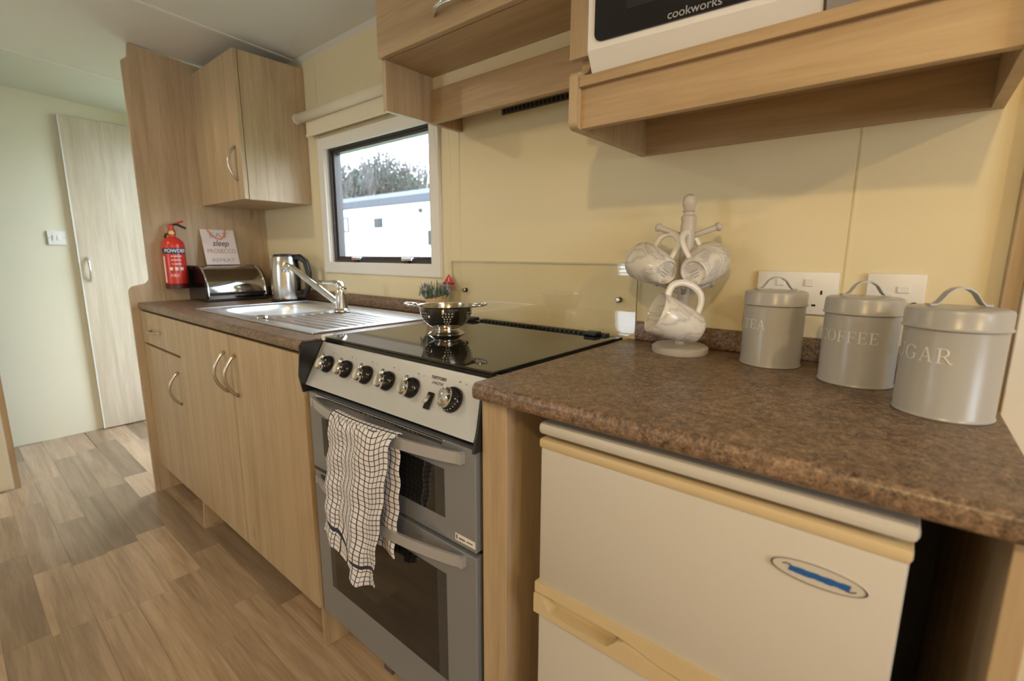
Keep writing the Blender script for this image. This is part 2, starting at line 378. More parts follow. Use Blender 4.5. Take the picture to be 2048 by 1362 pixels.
# hall door glass, lounge window and added fill window (light sources outside the view)
w2 = obj('window_2', ring(H0, H1, HZ0, HZ1, .05, .0, .05), upvc, kind='structure'); obj('pane', B((H0 + .05, H1 - .05, .046, .05, HZ0 + .05, HZ1 - .05)), pane, w2)
w3 = obj('window_3', ring(LX0, LX1, LZ0, LZ1, .05, Y0 - .05, Y0 + .01), upvc, kind='structure'); obj('pane', B((LX0 + .05, LX1 - .05, Y0 - .049, Y0 - .045, LZ0 + .05, LZ1 - .05)), pane, w3)
for i in range(4): obj('slat', B((LX0 + .05, LX1 - .05, Y0 - .03, Y0 - .012, LZ0 + .06 + i * .035, LZ0 + .078 + i * .035)), upvc, w3)
w4 = obj('fill_window', B((X1 - .01, X1 + .05, -1.75, -1.70, .9, 1.7), (X1 - .01, X1 + .05, -.90, -.85, .9, 1.7), (X1 - .01, X1 + .05, -1.70, -.90, .9, .95), (X1 - .01, X1 + .05, -1.70, -.90, 1.65, 1.7)), upvc, kind='structure')  # unseen window added in the right wall for daylight fill
obj('pane', B((X1 + .044, X1 + .048, -1.70, -.90, .95, 1.65)), pane, w4)
# entrance door frame at the right edge
obj('trim_2', B((.668, .690, -.022, -.0005, 0, 1.92), bev=.002), wz, kind='structure')
d2 = obj('door_2', B((.740, 1.40, -.012, -.0005, .01, 1.88)), hallcream, kind='structure')
obj('door_frame', B((.690, .742, -.034, -.0005, 0, 1.92), (1.40, 1.45, -.034, -.0005, 0, 1.92), (.742, 1.40, -.034, -.0005, 1.88, 1.92), bev=.002), upvc, d2)
rad = thing('radiator', (-1.2, Y0 + .05, .1), 'long white panel radiator under the lounge window', 'radiator')
obj('panel', B((-1.62, -.6, Y0 + .02, Y0 + .06, .12, .60), bev=.006), white, rad)
for i in range(24): obj('fin', B((-1.60 + i * .042, -1.585 + i * .042, Y0 + .06, Y0 + .066, .15, .57)), white, rad)
for fx in (-1.5, -.75): obj('foot', B((fx, fx + .03, Y0 + .001, Y0 + .05, 0, .14)), white, rad)

# ================================================================== CEILING LAMPS
for i, ((lx, ly), watt, lcol) in enumerate(LAMPS):
    zz = zc(ly)
    t = thing('ceiling_lamp', (lx, ly, zz), ('round flush ceiling lamp nearest the hall', 'round flush ceiling lamp behind the viewer', 'round flush ceiling lamp at the lounge end')[i], 'lamp', 'flush ceiling lamps')
    obj('rim', lathe([(0, .02), (.07, .02), (.075, .0), (.07, -.015), (.055, -.012), (.055, -.002), (0, -.002)], 32, (lx, ly, zz)), white, t, True)
    obj('glass', lathe([(.054, -.004), (.045, -.016), (.02, -.022), (0, -.023)], 32, (lx, ly, zz)), lampglow, t, True)
    l = bpy.data.lights.new('lamp_light', 'SPOT'); l.energy = watt; l.color = lcol; l.shadow_soft_size = .035; l.spot_size = math.radians(168); l.spot_blend = .25
    o = bpy.data.objects.new('lamp_light', l); COL.objects.link(o); o.parent = t; o.location = (0, 0, -.07)

# ================================================================== CABINETS
def bow(p0, p1, out, r=.0052): return tube(arc(p0, p1, out, 16, .75), r, 8)
XL = -2.055
# tall end panel with a swept front edge
poly = [(-.0005, 0), (-.604, 0), (-.604, .93)]
for i in range(9):
    a = PI * .5 * i / 8; poly.append((-.604 + .03 * (1 - math.cos(a)), .93 + .03 * math.sin(a)))
for i in range(9):
    a = PI * .5 * i / 8; poly.append((-.555 + .03 * math.sin(a), .965 + .03 * (1 - math.cos(a))))
poly += [(-.525, 1.30), (-.527, 1.885), (-.505, 1.905), (-.500, zc(-.5) - .004), (-.0005, zc(0) - .014)]
ep = obj('end_panel', prism(poly, 'x', XL - .018, XL), wz, base=(XL, -.3, 0))
tag(ep, 'tall oak end panel with a swept front edge at the end of the sink run', 'panel')

def cab_door(name, x0, x1, z0, z1, yf, parent, m=wz): return obj(name, B((x0, x1, yf, yf + .017, z0, z1), bev=.0015), m, parent)
# wall cabinet
wc = thing('wall_cabinet', (-1.81, -.14, 1.32), 'oak wall cabinet beside the window above the bread bin and kettle', 'cabinet')
obj('body', B((XL + .001, -1.573, -.266, -.001, 1.320, 1.887), bev=.001), wz, wc)
d = cab_door('door', XL + .002, -1.574, 1.321, 1.887, -.285, wc)
obj('handle', bow((-1.625, -.285, 1.53), (-1.625, -.285, 1.395), (0, -.032, 0)), nickel, d, True)

# cupboard over the cooker
cu = thing('wall_cupboard', (-.3, -.15, 1.485), 'oak cupboard over the cooker with an open recess below its door', 'cupboard')
XM0, XM1 = -.616, .010
obj('side_panel', B((XM0, XM0 + .016, -.288, -.001, 1.485, zc(0) - .016), bev=.001), wz, cu)
obj('bottom', B((XM0 + .016, XM1, -.284, -.112, 1.612, 1.628)), wx, cu)
obj('body', B((XM0 + .016, XM1, -.282, -.001, 1.628, zc(0) - .018)), wx, cu)
d = cab_door('door', XM0 + .006, XM1 - .004, 1.612, 1.93, -.304, cu, wx)
obj('handle', bow((-.383, -.304, 1.652), (-.250, -.304, 1.652), (0, -.032, 0)), chrome, d, True)
obj('rail', B((XM0 + .016, XM1, -.130, -.114, 1.484, 1.576), bev=.001), wx, cu)
obj('back_panel', B((XM0 + .016, XM1, -.120, -.112, 1.576, 1.612)), cream, cu)
vg = thing('wall_vent', (-.3, 0, 1.505), 'dark slim grille on the wall under the cupboard', 'vent')
obj('plate', B((-.432, -.10, -.005, -.0005, 1.505, 1.522)), grille, vg)
for i in range(22): obj('slot', B((-.425 + i * .0146, -.416 + i * .0146, -.0062, -.005, 1.508, 1.519)), black, vg)

# microwave shelf unit
ms = thing('microwave_shelf', (.32, -.16, 1.335), 'oak shelf unit on the wall holding the white microwave', 'shelf')
S0, S1, ZS = .014, .633, 1.335
def side(x0, x1):
    p = [(-.001, ZS), (-.312, ZS)]
    for i in range(1, 7):
        a = PI * .5 * i / 6; p.append((-.312 - .014 * math.sin(a), ZS + .014 * (1 - math.cos(a))))
    for i in range(7):
        a = PI * .5 * i / 6; p.append((-.326 + .012 * (1 - math.cos(a)), 1.424 + .012 * math.sin(a)))
    for i in range(7):
        a = PI * .5 * i / 6; p.append((-.305 + .025 * math.sin(a), 1.437 + .028 * (1 - math.cos(a))))
    p += [(-.280, zc(-.28) - .02), (-.001, zc(0) - .02)]
    return prism(p, 'x', x0, x1)
obj('side_panel', side(S0, S0 + .018), wz, ms); obj('side_panel', side(S1 - .016, S1), wz, ms)
obj('shelf', B((S0 + .018, S1 - .016, -.322, -.001, 1.407, 1.425), bev=.001), wx, ms)
obj('fascia', B((S0 + .018, S1 - .016, -.311, -.296, ZS + .001, 1.407), bev=.001), wx, ms)
obj('back_rail', B((S0 + .018, S1 - .016, -.018, -.001, ZS, 1.407)), wx, ms)
obj('stile', B((-.004, .046, -.300, -.282, 1.467, 1.95), bev=.001), wz, ms)
for bx in (.10, .30, .52): obj('screw_cap', lathe([(0, .0), (.005, 0), (.005, .001), (0, .0012)], 12, (bx, -.0185, 1.36), M=Matrix.Rotation(PI / 2, 4, 'X')), wx, ms)
# microwave
mw = thing('microwave', (.29, -.15, 1.425), 'white microwave with a black glass door on the oak shelf', 'microwave')
MX0, MX1 = .052, .545
obj('body', B((MX0 + .004, MX1, -.290, -.05, 1.434, 1.70), bev=.006), white, mw)
ptx = px(1386, 17, 'y', -.317)
dr = obj('door', prism([(-.292, 1.431), (-.306, 1.431), (-.326, 1.462), (-.328, 1.70), (-.292, 1.70)], 'x', MX0, .412), white, mw)
obj('glass', prism(rrect(.066, .400, ptx.z - .0095, 1.72, .014), 'y', -.3295, -.3262), gloss, dr)
obj('viewing_window', B((.125, .345, -.3300, -.3294, 1.510, 1.70)), ovglass, dr)
obj('lettering', text_on('cookworks', .0185, frame((ptx.x + .002, -.3302, ptx.z), (1, 0, 0), (0, 0, 1))), inkg, dr)
obj('bottom_lip', B((MX0 + .03, .405, -.306, -.292, 1.4262, 1.4308), bev=.001), handm, dr)
obj('control_strip', prism([(-.292, 1.431), (-.310, 1.431), (-.326, 1.455), (-.328, 1.70), (-.292, 1.70)], 'x', .416, MX1), handm, mw)
for fx, fy in ((.075, -.285), (.50, -.285), (.075, -.07), (.50, -.07)): obj('foot', lathe([(0, 0), (.012, 0), (.013, .006), (.010, .0095), (0, .0095)], 16, (fx, fy, 1.4253)), black, mw)

mw.location = (.277, -.134, 1.425); mw.rotation_euler = (0, 0, .07)          # stands slightly askew on the shelf

# base cabinets under the sink worktop
YD = -.575
leg_h = .135
def leg(x, y): return B((x - .008, x + .008, y - .03, y + .03, 0, leg_h + .01))
du = thing('drawer_unit', (-1.81, -.3, 0), 'narrow oak base unit with one drawer next to the end panel', 'cabinet')
XD1 = -1.567
obj('carcass', B((XL + .001, XL + .017, -.556, -.02, leg_h, .856), (XD1 - .016, XD1, -.556, -.02, leg_h, .856), (XL + .017, XD1 - .016, -.556, -.02, leg_h, leg_h + .016), (XL + .017, XD1 - .016, -.036, -.02, leg_h, .856)), wz, du)
d = obj('drawer', B((XL + .003, XD1 - .002, YD, YD + .017, .712, .850), bev=.0015), wz, du)
obj('handle', bow((-1.915, YD, .775), (-1.795, YD, .775), (0, -.026, 0), .0045), nickel, d, True)
d = cab_door('door', XL + .003, XD1 - .002, leg_h - .003, .702, YD, du)
obj('handle', bow((-1.612, YD, .642), (-1.612, YD, .510), (0, -.036, 0)), nickel, d, True)
obj('gap_rail', B((XL + .017, XD1 - .016, -.556, -.55, .69, .72)), black, du)
su = thing('sink_unit', (-1.08, -.3, 0), 'wide oak base unit with two tall doors under the sink', 'cabinet')
XS1 = -.603
obj('carcass', B((XD1 + .001, XD1 + .017, -.556, -.02, leg_h, .856), (XS1 - .016, XS1, -.556, -.02, leg_h, .856), (XD1 + .017, XS1 - .016, -.556, -.02, leg_h, leg_h + .016), (XD1 + .017, XS1 - .016, -.036, -.02, leg_h, .80)), wz, su)
d = cab_door('door', XD1 + .001, -1.0705, leg_h - .003, .850, YD, su)
obj('handle', bow((-1.110, YD, .792), (-1.110, YD, .660), (0, -.036, 0)), nickel, d, True)
d = cab_door('door', -1.0675, XS1, leg_h - .003, .850, YD, su)
obj('handle', bow((-1.026, YD, .792), (-1.026, YD, .660), (0, -.036, 0)), nickel, d, True)
obj('plinth_leg', prism([(-.565, 0), (-.50, 0), (-.50, leg_h + .01), (-.555, leg_h + .01)], 'x', XD1 + .0015, XD1 + .0165), wz, su)
obj('plinth_leg', prism([(-.563, 0), (-.49, 0), (-.475, .02), (-.475, leg_h), (-.563, leg_h)], 'x', XS1 - .016, XS1 - .002), wz, su)
obj('plinth', B((XL + .001, -1.60, -.445, -.430, 0, leg_h - .001)), wx, du)
obj('plinth', B((-1.55, XS1 - .02, -.445, -.430, 0, leg_h - .001)), wx, su)
obj('support_block', B((-1.16, -1.145, -.52, -.45, .08, leg_h)), wz, su); obj('support_block', B((-.87, -.855, -.53, -.45, .06, leg_h)), wz, su)

# worktops
def nose(yf, yb, z1, th, r=.011):
    p = [(yb, z1), (yb, z1 - th), (yf + r, z1 - th)]
    for i in range(1, 7):
        a = PI / 2 * i / 6; p.append((yf + r - r * math.sin(a), z1 - th + r - r * math.cos(a)))
    for i in range(0, 7):
        a = PI / 2 * i / 6; p.append((yf + r - r * math.cos(a), z1 - r + r * math.sin(a)))
    return p
BX0, BX1, BY0, BY1 = -1.515, -1.125, -.468, -.135      # bowl opening
wl = thing('worktop', (-1.33, -.3, ZT - .03), 'mottled brown worktop around the sink', 'worktop')
bm = prism(nose(-.582, BY0 - .004, ZT, .030), 'x', XL + .0005, -.599)
box(bm, XL + .0005, BX0 - .004, BY0 - .004, -.0005, ZT - .03, ZT); box(bm, BX1 + .004, -.599, BY0 - .004, -.0005, ZT - .03, ZT); box(bm, BX0 - .004, BX1 + .004, BY1 + .004, -.0005, ZT - .03, ZT)
obj('slab', bm, stone, wl, 30)
obj('upstand', prism(nose(-.016, -.0005, ZT + .048, .048, .006), 'x', XL + .0005, -.66), stone, wl, 30)
wr = thing('worktop', (.33, -.3, ZT - .03), 'mottled brown worktop over the fridge carrying the three tins', 'worktop')
obj('slab', prism(nose(-.582, -.0005, ZT, .030), 'x', .0025, .665), stone, wr, 30)
obj('upstand', prism(nose(-.016, -.0005, ZT + .048, .048, .006), 'x', .0265, .664), stone, wr, 30)
# post and fridge bay panel
fh = thing('fridge_housing', (.33, -.29, 0), 'oak fridge bay with a thick upright on its cooker side', 'housing')
obj('upright', B((.0035, .059, -.559, -.02, 0, ZT - .0305), bev=.0015), wz, fh)
obj('side_panel', B((.645, .664, -.559, -.02, 0, ZT - .0305), bev=.0015), wz, fh)
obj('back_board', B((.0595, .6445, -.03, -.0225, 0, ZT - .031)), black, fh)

# ================================================================== SINK AND TAP
sk = thing('sink', (-1.13, -.28, ZT), 'stainless steel inset sink with ribbed drainer below the window', 'sink')
zs = ZT + .004; N = 56; SX0, SX1, SY0, SY1, SXM = -1.550, -.668, -.506, -.062, -1.10
def sup(cx, cy, rx, ry, e, a):
    c, s = math.cos(a), math.sin(a); return (cx + rx * math.copysign(abs(c) ** (2 / e), c), cy + ry * math.copysign(abs(s) ** (2 / e), s))
bm = bmesh.new(); rings = []
bcx, bcy, brx, bry = (BX0 + BX1) / 2, (BY0 + BY1) / 2, (BX1 - BX0) / 2 - .004, (BY1 - BY0) / 2 - .004
ocx, ocy, orx, ory = (SX0 + SXM) / 2, (SY0 + SY1) / 2, (SXM - SX0) / 2, (SY1 - SY0) / 2
def rectpt(a):
    c, s = math.cos(a), math.sin(a); k = min(orx / max(1e-6, abs(c)), ory / max(1e-6, abs(s))); return (ocx + c * k, ocy + s * k)
for f in ([lambda a: (*rectpt(a), zs)] + [lambda a, q=q: (*sup(bcx, bcy, brx * q[0], bry * q[0], 4.2, a), zs - q[1]) for q in ((1.03, .0), (1.0, .001), (.975, .008), (.96, .03), (.94, .12), (.90, .142), (.75, .150), (.1, .155))]):
    rings.append([bm.verts.new(f(2 * PI * (i + .5) / N)) for i in range(N)])
for a, b2 in zip(rings, rings[1:]):
    for i in range(N): bm.faces.new((a[i], a[(i + 1) % N], b2[(i + 1) % N], b2[i]))
bm.faces.new(rings[-1])
obj('bowl', bm, sinkm, sk, 40)
bm = bmesh.new(); nx, ny = 30, 84; g = []
for i in range(nx + 1):
    x = SXM + (SX1 - SXM) * i / nx; row = []
    for j in range(ny + 1):
        yy = SY0 + (SY1 - SY0) * j / ny; z = zs
        if .025 < x - SXM < (SX1 - SXM) - .03 and SY0 + .04 < yy < SY1 - .10 - .0 * i:
            z += -.003 + .003 * math.cos((yy - SY0 - .04) / (SY1 - SY0 - .14) * 2 * PI * 9) ; z -= .003 * (1 - i / nx)
        row.append(bm.verts.new((x, yy, z)))
    g.append(row)
for i in range(nx):
    for j in range(ny): bm.faces.new((g[i][j], g[i + 1][j], g[i + 1][j + 1], g[i][j + 1]))
obj('drainer', bm, sinkm, sk, 60)
obj('rim', B((SX0 - .004, SX1 + .004, SY0 - .004, SY0 + .008, ZT + .0004, zs + .0015), (SX0 - .004, SX1 + .004, SY1 - .008, SY1 + .004, ZT + .0004, zs + .0015), (SX0 - .004, SX0 + .008, SY0 + .008, SY1 - .008, ZT + .0004, zs + .0015), (SX1 - .008, SX1 + .004, SY0 + .008, SY1 - .008, ZT + .0004, zs + .0015), bev=.0012), sinkm, sk)
obj('plug', lathe([(0, .010), (.012, .009), (.019, .004), (.021, 0), (0, 0)], 24, (-1.085, -.462, zs + .0005)), chrome, sk, True)
tp = thing('mixer_tap', (-1.06, -.185, zs), 'chrome mixer tap with long slanting spout beside the bowl', 'tap')
tx, ty = -1.06, -.185
obj('body', lathe([(0, 0), (.028, 0), (.028, .006), (.021, .012), (.020, .06), (.022, .074), (.020, .082), (0, .083)], 28, (tx, ty, zs)), chrome, tp, True)
obj('lever', tube([(tx + .012, ty + .002, zs + .082), (tx - .002, ty - .001, zs + .099), (tx - .03, ty - .008, zs + .106), (tx - .07, ty - .018, zs + .105), (tx - .11, ty - .028, zs + .108)], [.017, .017, .013, .009, .006], 12, flat=.7), chrome, tp, True)
s0 = Vector((tx, ty, zs + .02)); s1 = Vector((-1.275, -.262, 1.052))
sp = [s0.lerp(s1, f) for f in (0, .1, .3, .6, .85, 1)] + [s1 + Vector((-.016, -.006, .004)), s1 + Vector((-.024, -.009, -.004)), s1 + Vector((-.026, -.010, -.02))]
obj('spout', tube(sp, [.014, .0125, .012, .0115, .011, .011, .0115, .012, .012], 14), chrome, tp, True)

# ================================================================== COOKER
ck = thing('cooker', (-.297, -.3, 0), 'silver slot-in gas cooker with black glass lid and two oven doors', 'cooker')
CX0, CX1 = -.597, 0.0
obj('body', B((CX0 + .003, CX1 - .001, -.50, -.03, .10, .884), (CX0 + .003, CX1 - .001, -.546, -.50, .10, .80), bev=.001), black, ck)
sidep = [(-.47, .884), (-.572, .884), (-.580, .876), (-.588, .80), (-.580, .757), (-.47, .757)]
obj('side_plate', prism(sidep, 'x', CX0 - .0015, CX0 + .0035), black, ck); obj('side_plate', prism([(-.47, .854), (-.556, .854), (-.566, .80), (-.578, .757), (-.47, .757)], 'x', CX1 - .004, CX1 + .0015), black, ck)
PA, PB = Vector((0, -.517, .884)), Vector((0, -.575, .777))             # top and bottom of the sloping panel
pdir = (PB - PA).normalized(); pn = Vector((0, pdir.z, -pdir.y))       # outward normal
cp = obj('control_panel', prism([(PA.y, PA.z), (PB.y, PB.z), (PB.y + .03, PB.z), (PA.y + .03, PA.z)], 'x', CX0 + .006, CX1 - .004), panelm, ck)
def pan(u, v):
    d = FWD + RGT * ((u - 1024) / FPX) - UPV * ((v - 681) / FPX); return CAM + d * ((PA - CAM).dot(pn) / d.dot(pn))
Mp = lambda p: frame(p, (1, 0, 0), -pdir)
knobs = [(657, 729), (693, 739), (733, 750.5), (776, 762.5), (824, 776), (905, 800)]
kmesh = {}
for i, (u, v) in enumerate(knobs):
    p = pan(u, v); s = 1.0 if i < 5 else 1.16
    kb = obj('knob', lathe([(0, 0), (.0215 * s, 0), (.0215 * s, .006), (.018 * s, .0125), (.012 * s, .016), (0, .017)], 32, M=Mp(p)), gloss, ck, 50)
    if i < 5:
        M = Mp(p) @ Matrix.Translation((-.004, -.004, .014))
        bm = lathe([(0, 0), (.0135, 0), (.0135, .008), (.011, .0125), (0, .0135)], 24, M=M @ Matrix.Diagonal((.85, 1.15, 1, 1)))
        tube([M @ Vector((0, .01, .006)), M @ Vector((.001, .018, .007)), M @ Vector((.002, .025, .006))], [.0062, .0052, .0038], 10, bm)
        obj('grip', bm, chrome, kb, 50)
    else:
        obj('grip', lathe([(0, 0), (.0175, 0), (.0175, .010), (.014, .0155), (0, .017)], 28, M=Mp(p) @ Matrix.Translation((-.004, 0, .012)) @ Matrix.Diagonal((.9, 1.1, 1, 1))), chrome, kb, 50)
        bm = bmesh.new()
        for q in range(7):
            a = math.radians(-120 + q * 17); merge(bm, prism([(-.0008, -.0014), (.0008, -.0014), (.0008, .0014), (-.0008, .0014)], 'z', 0, .0003), Mp(p) @ Matrix.Translation((.0212 * math.cos(a), .0212 * math.sin(a), .0118)) @ Matrix.Rotation(a + PI / 2, 4, 'Z'))
        obj('dial_marks', bm, letter, kb)
    bm = bmesh.new(); M = Mp(p) @ Matrix.Translation((.004, .031 * s, .0008))
    merge(bm, text_bm('•', .012), M); merge(bm, text_bm('o', .006), M @ Matrix.Translation((.018, -.001, 0)))
    obj('symbol', bm, ink, cp)
p = pan(859, 802)
M = Mp(p)
sw = obj('ignition_switch', prism(rrect(-.007, .007, -.017, .017, .003), 'z', 0, .005), gloss, ck); sw.data.transform(Matrix.Translation(-ck.location) @ M @ Matrix.Translation(ck.location))
bm = bmesh.new(); tube([M @ Vector((0, .010, .005)), M @ Vector((0, 0, .009)), M @ Vector((-.001, -.006, .012))], [.003, .004, .003], 8, bm); obj('rocker', bm, handm, sw, True)
p = pan(878, 757); obj('lettering', text_on('THETFORD', .0085, Mp(p + pn * .0006), bold=.0003), ink, cp)
p = pan(875, 767); obj('lettering', text_on('ENIGMA', .0085, Mp(p + pn * .0006), shear=.25), ink, cp)
# glass lid
lid = obj('glass_lid', B((CX0 + .012, CX1 - .006, -.522, -.056, .8878, .8928), bev=.0015), hobm, ck)
obj('lid_lip', B((CX0 + .014, CX1 - .004, -.522, -.512, .8795, .8877), bev=.001), gloss, ck)
obj('lid_frame', B((CX1 - .0055, CX1 + .001, -.50, -.03, .882, .8885), (CX0 + .004, CX0 + .011, -.50, -.03, .882, .8885)), gloss, ck)
obj('vent_strip', B((CX0 + .011, CX1 - .0055, -.053, -.018, .884, .8915), bev=.001), gloss, ck)
for i in range(30): obj('vent_slot', B((-.485 + i * .0150, -.4745 + i * .0150, -.050, -.026, .8915, .8985)), black, ck)
for hx in (-.515, -.075): obj('hinge', B((hx - .018, hx + .018, -.068, -.036, .8930, .9035), bev=.003), black, ck)
obj('lid_clip', B((CX0 + .008, CX0 + .020, -.526, -.497, .883, .897), bev=.002), upvc, ck)
# oven doors
YO = -.567
def oven_door(z0, z1, gz0, gz1, hz):
    d = obj('oven_door', B((CX0 + .004, CX1 - .006, YO, YO + .02, z0, z1), bev=.002), ovgrey, ck)
    obj('window', B((-.515, -.115, YO - .0008, YO, gz0, gz1)), ovglass, d)
    obj('dotted_edge', B((-.115, -.088, YO - .0008, YO, gz0, gz1)), dots, d); obj('dotted_edge', B((-.535, -.515, YO - .0008, YO, gz0, gz1)), dots, d)
    hp = []; n = 24; bm = bmesh.new(); R = []
    for i in range(n + 1):
        t = i / n; x = -.562 + (.562 - .034) * t; yy = YO - .008 - .038 * math.sin(PI * t) ** .8
        R.append([bm.verts.new(q) for q in ((x, yy, hz), (x, yy, hz + .023), (x, yy + .006, hz + .023), (x, yy + .006, hz))])
    for a, b2 in zip(R, R[1:]):
        for k in range(4): bm.faces.new((a[k], a[(k + 1) % 4], b2[(k + 1) % 4], b2[k]))
    bm.faces.new(R[0]); bm.faces.new(R[-1][::-1])
    bmesh.ops.recalc_face_normals(bm, faces=bm.faces[:])
    h = obj('handle', bm, handm, d, 30)
    for x in (-.560, -.036): obj('handle_end', B((x - .004, x + .004, YO - .012, YO + .001, hz + .001, hz + .022)), handm, h)
    return d
od = oven_door(.557, .758, .600, .700, .727)
obj('reflection_strip', B((-.55, -.09, YO - .004, YO + .001, .750, .7575), bev=.001), chrome, od)  # chrome strip added for the bright reflection above the handle
obj('rating_label', B((-.060, -.008, YO - .0008, YO, .566, .580)), letter, od)
obj('rating_print', B((-.057, -.054, YO - .0012, YO - .0008, .569, .578), (-.050, -.034, YO - .0012, YO - .0008, .571, .574), (-.03, -.014, YO - .0012, YO - .0008, .572, .574)), ink, od)
od2 = oven_door(.130, .547, .232, .478, .520)
obj('plinth', B((CX0 + .004, CX1, -.47, -.455, 0, .095)), wx, ck)
obj('foot', B((-.42, -.385, -.50, -.471, .0, .03)), grille, ck)

# towel over the upper handle
def cloth(xt0, xt1, bot, ztop, y0, amp, ph, back=False):
    bm = bmesh.new(); uvl = bm.loops.layers.uv.new('UV'); nu, nv = 60, 60; G = []; UV = {}
    for i in range(nu + 1):
        u = i / nu; xb, zb = bot(u); xt = xt0 + (xt1 - xt0) * u; row = []
        Lz = ztop - zb
        for j in range(nv + 1):
            v = j / nv
            x = xt + (xb - xt) * v ** 1.2 + 0.0012 * math.sin(7 * v + 5 * u); z = ztop - Lz * v
            yy = y0 + amp * (.25 + v) * math.sin(ph + u * 15 + 2.5 * math.sin(v * 3)) + .002 * math.sin(30 * v + 9 * u)
            tt = (x + .562) / .528; yy += -.006 - .038 * (math.sin(PI * min(1, max(0, tt))) ** .8 - .9) * (1 - v)
            if v < .06: yy += (.010 if not back else -.008) * (1 - v / .06) ** 2
            p = bm.verts.new((x, yy, z)); row.append(p); UV[p] = (u * .235, Lz * (1 - v))
        G.append(row)
    for i in range(nu):
        for j in range(nv):
            f = bm.faces.new((G[i][j], G[i][j + 1], G[i + 1][j + 1], G[i + 1][j]))
            for lp in f.loops: lp[uvl].uv = UV[lp.vert]
    return bm
def bot_front(u):
    pts = [(0, -.455, .452), (.3, -.405, .432), (.55, -.345, .385), (.75, -.305, .378), (1, -.252, .400)]
    for a, b2 in zip(pts, pts[1:]):
        if u <= b2[0]:
            t = (u - a[0]) / (b2[0] - a[0]); t = t * t * (3 - 2 * t); return (a[1] + (b2[1] - a[1]) * t, a[2] + (b2[2] - a[2]) * t)
tw = thing('tea_towel', (-.3, -.62, .38), 'white tea towel with navy check hanging over the upper oven handle', 'towel')
o = obj('front_fold', cloth(-.400, -.178, bot_front, .756, -.622, .006, .4), towelm, tw, 180)
o.modifiers.new('thickness', 'SOLIDIFY').thickness = .002
o = obj('back_fold', cloth(-.398, -.178, lambda u: (-.40 + .195 * u, .475 + .01 * math.sin(3 * u)), .756, -.5965, .0035, 2.0, True), towelm, tw, 180)
o.modifiers.new('thickness', 'SOLIDIFY').thickness = .002
bm = bmesh.new(); uvl = bm.loops.layers.uv.new('UV'); R = []
for i in range(41):
    x = -.400 + .222 * i / 40; yy = YO - .008 - .038 * math.sin(PI * (x + .562) / .528) ** .8
    R.append([bm.verts.new((x, yy + .003 + .0085 * math.cos(a), .7515 + .006 * math.sin(a))) for a in [PI * q / 8 for q in range(9)]])
for i in range(40):
    for q in range(8):
        f = bm.faces.new((R[i][q], R[i + 1][q], R[i + 1][q + 1], R[i][q + 1]))
        for lp, (a, c) in zip(f.loops, ((i, q), (i + 1, q), (i + 1, q + 1), (i, q + 1))): lp[uvl].uv = (a / 40 * .235, .3 + c * .0025)
o = obj('top_fold', bm, towelm, tw, 180); o.modifiers.new('thickness', 'SOLIDIFY').thickness = .002

# ================================================================== FRIDGE
fr = thing('fridge', (.355, -.3, 0), 'white under-counter fridge freezer with yellowed trims under the worktop', 'fridge')
FX0, FX1, YF = .128, .582, -.560
obj('body', B((FX0 + .004, FX1 - .004, -.505, -.06, .03, .823), bev=.003), fridgew, fr)
obj('top', B((FX0 + .001, FX1 + .002, -.566, -.055, .8245, .8440), bev=.007), fridgew, fr, 30)
ud = obj('freezer_door', B((FX0 + .002, FX1 - .002, YF, -.508, .560, .803), bev=.006), fridgew, fr, 30)
obj('trim', B((FX0, FX1, YF - .002, -.506, .800, .8165), bev=.005), fridgey, ud, 30)
ld = obj('fridge_door', B((FX0 + .002, FX1 - .002, YF, -.508, .06, .520), bev=.006), fridgew, fr, 30)
obj('trim', prism([(FX0 - .001, .566), (FX0 - .001, .549), (.142, .549), (.275, .549), (.30, .5460), (.34, .538), (.40, .534), (FX1 + .001, .534), (FX1 + .001, .566)], 'y', YF - .005, -.508), fridgey, ud)
rl = [(FX0 - .001, .512), (FX1 + .001, .512), (FX1 + .001, .5325), (.40, .5325), (.34, .5363), (.30, .5443), (.288, .5458), (.279, .543), (.272, .533)]
rl += [(.258 + .012 * math.cos(math.radians(-10 - i * 20)), .535 + .011 * math.sin(math.radians(-10 - i * 20))) for i in range(5)]
rl += [(.164 + .012 * math.cos(math.radians(-90 - i * 20)), .535 + .011 * math.sin(math.radians(-90 - i * 20))) for i in range(5)] + [(.146, .542), (.140, .5468), (FX0 - .001, .5468)]
rail = obj('handle_rail', prism(rl, 'y', YF - .008, -.508), fridgey, ld)
obj('finger_recess', B((.146, .276, YF + .012, -.5085, .5225, .5485)), fridgey, ld)
for fx in (.15, .56): obj('foot', B((fx - .015, fx + .015, -.49, -.46, 0, .032)), black, fr)
bd = obj('badge', prism([(.507 + .0455 * math.cos(2 * PI * i / 40), .7545 + .0125 * math.sin(2 * PI * i / 40)) for i in range(40)], 'y', YF - .0022, YF + .001), fridgew, ud)
bm = bmesh.new(); n = 48; q0 = []; q1 = []
for i in range(n):
    a = 2 * PI * i / n; tk = .0006 + .0016 * abs(math.cos(a)) ** 4
    q0.append(bm.verts.new((.507 + .0455 * math.cos(a), YF - .0028, .7545 + .0125 * math.sin(a)))); q1.append(bm.verts.new((.507 + (.0455 - tk) * math.cos(a), YF - .0028, .7545 + (.0125 - .0007) * math.sin(a))))
for i in range(n): bm.faces.new((q0[i], q0[(i + 1) % n], q1[(i + 1) % n], q1[i]))
obj('badge_ring', bm, ink, bd)
bm = bmesh.new()
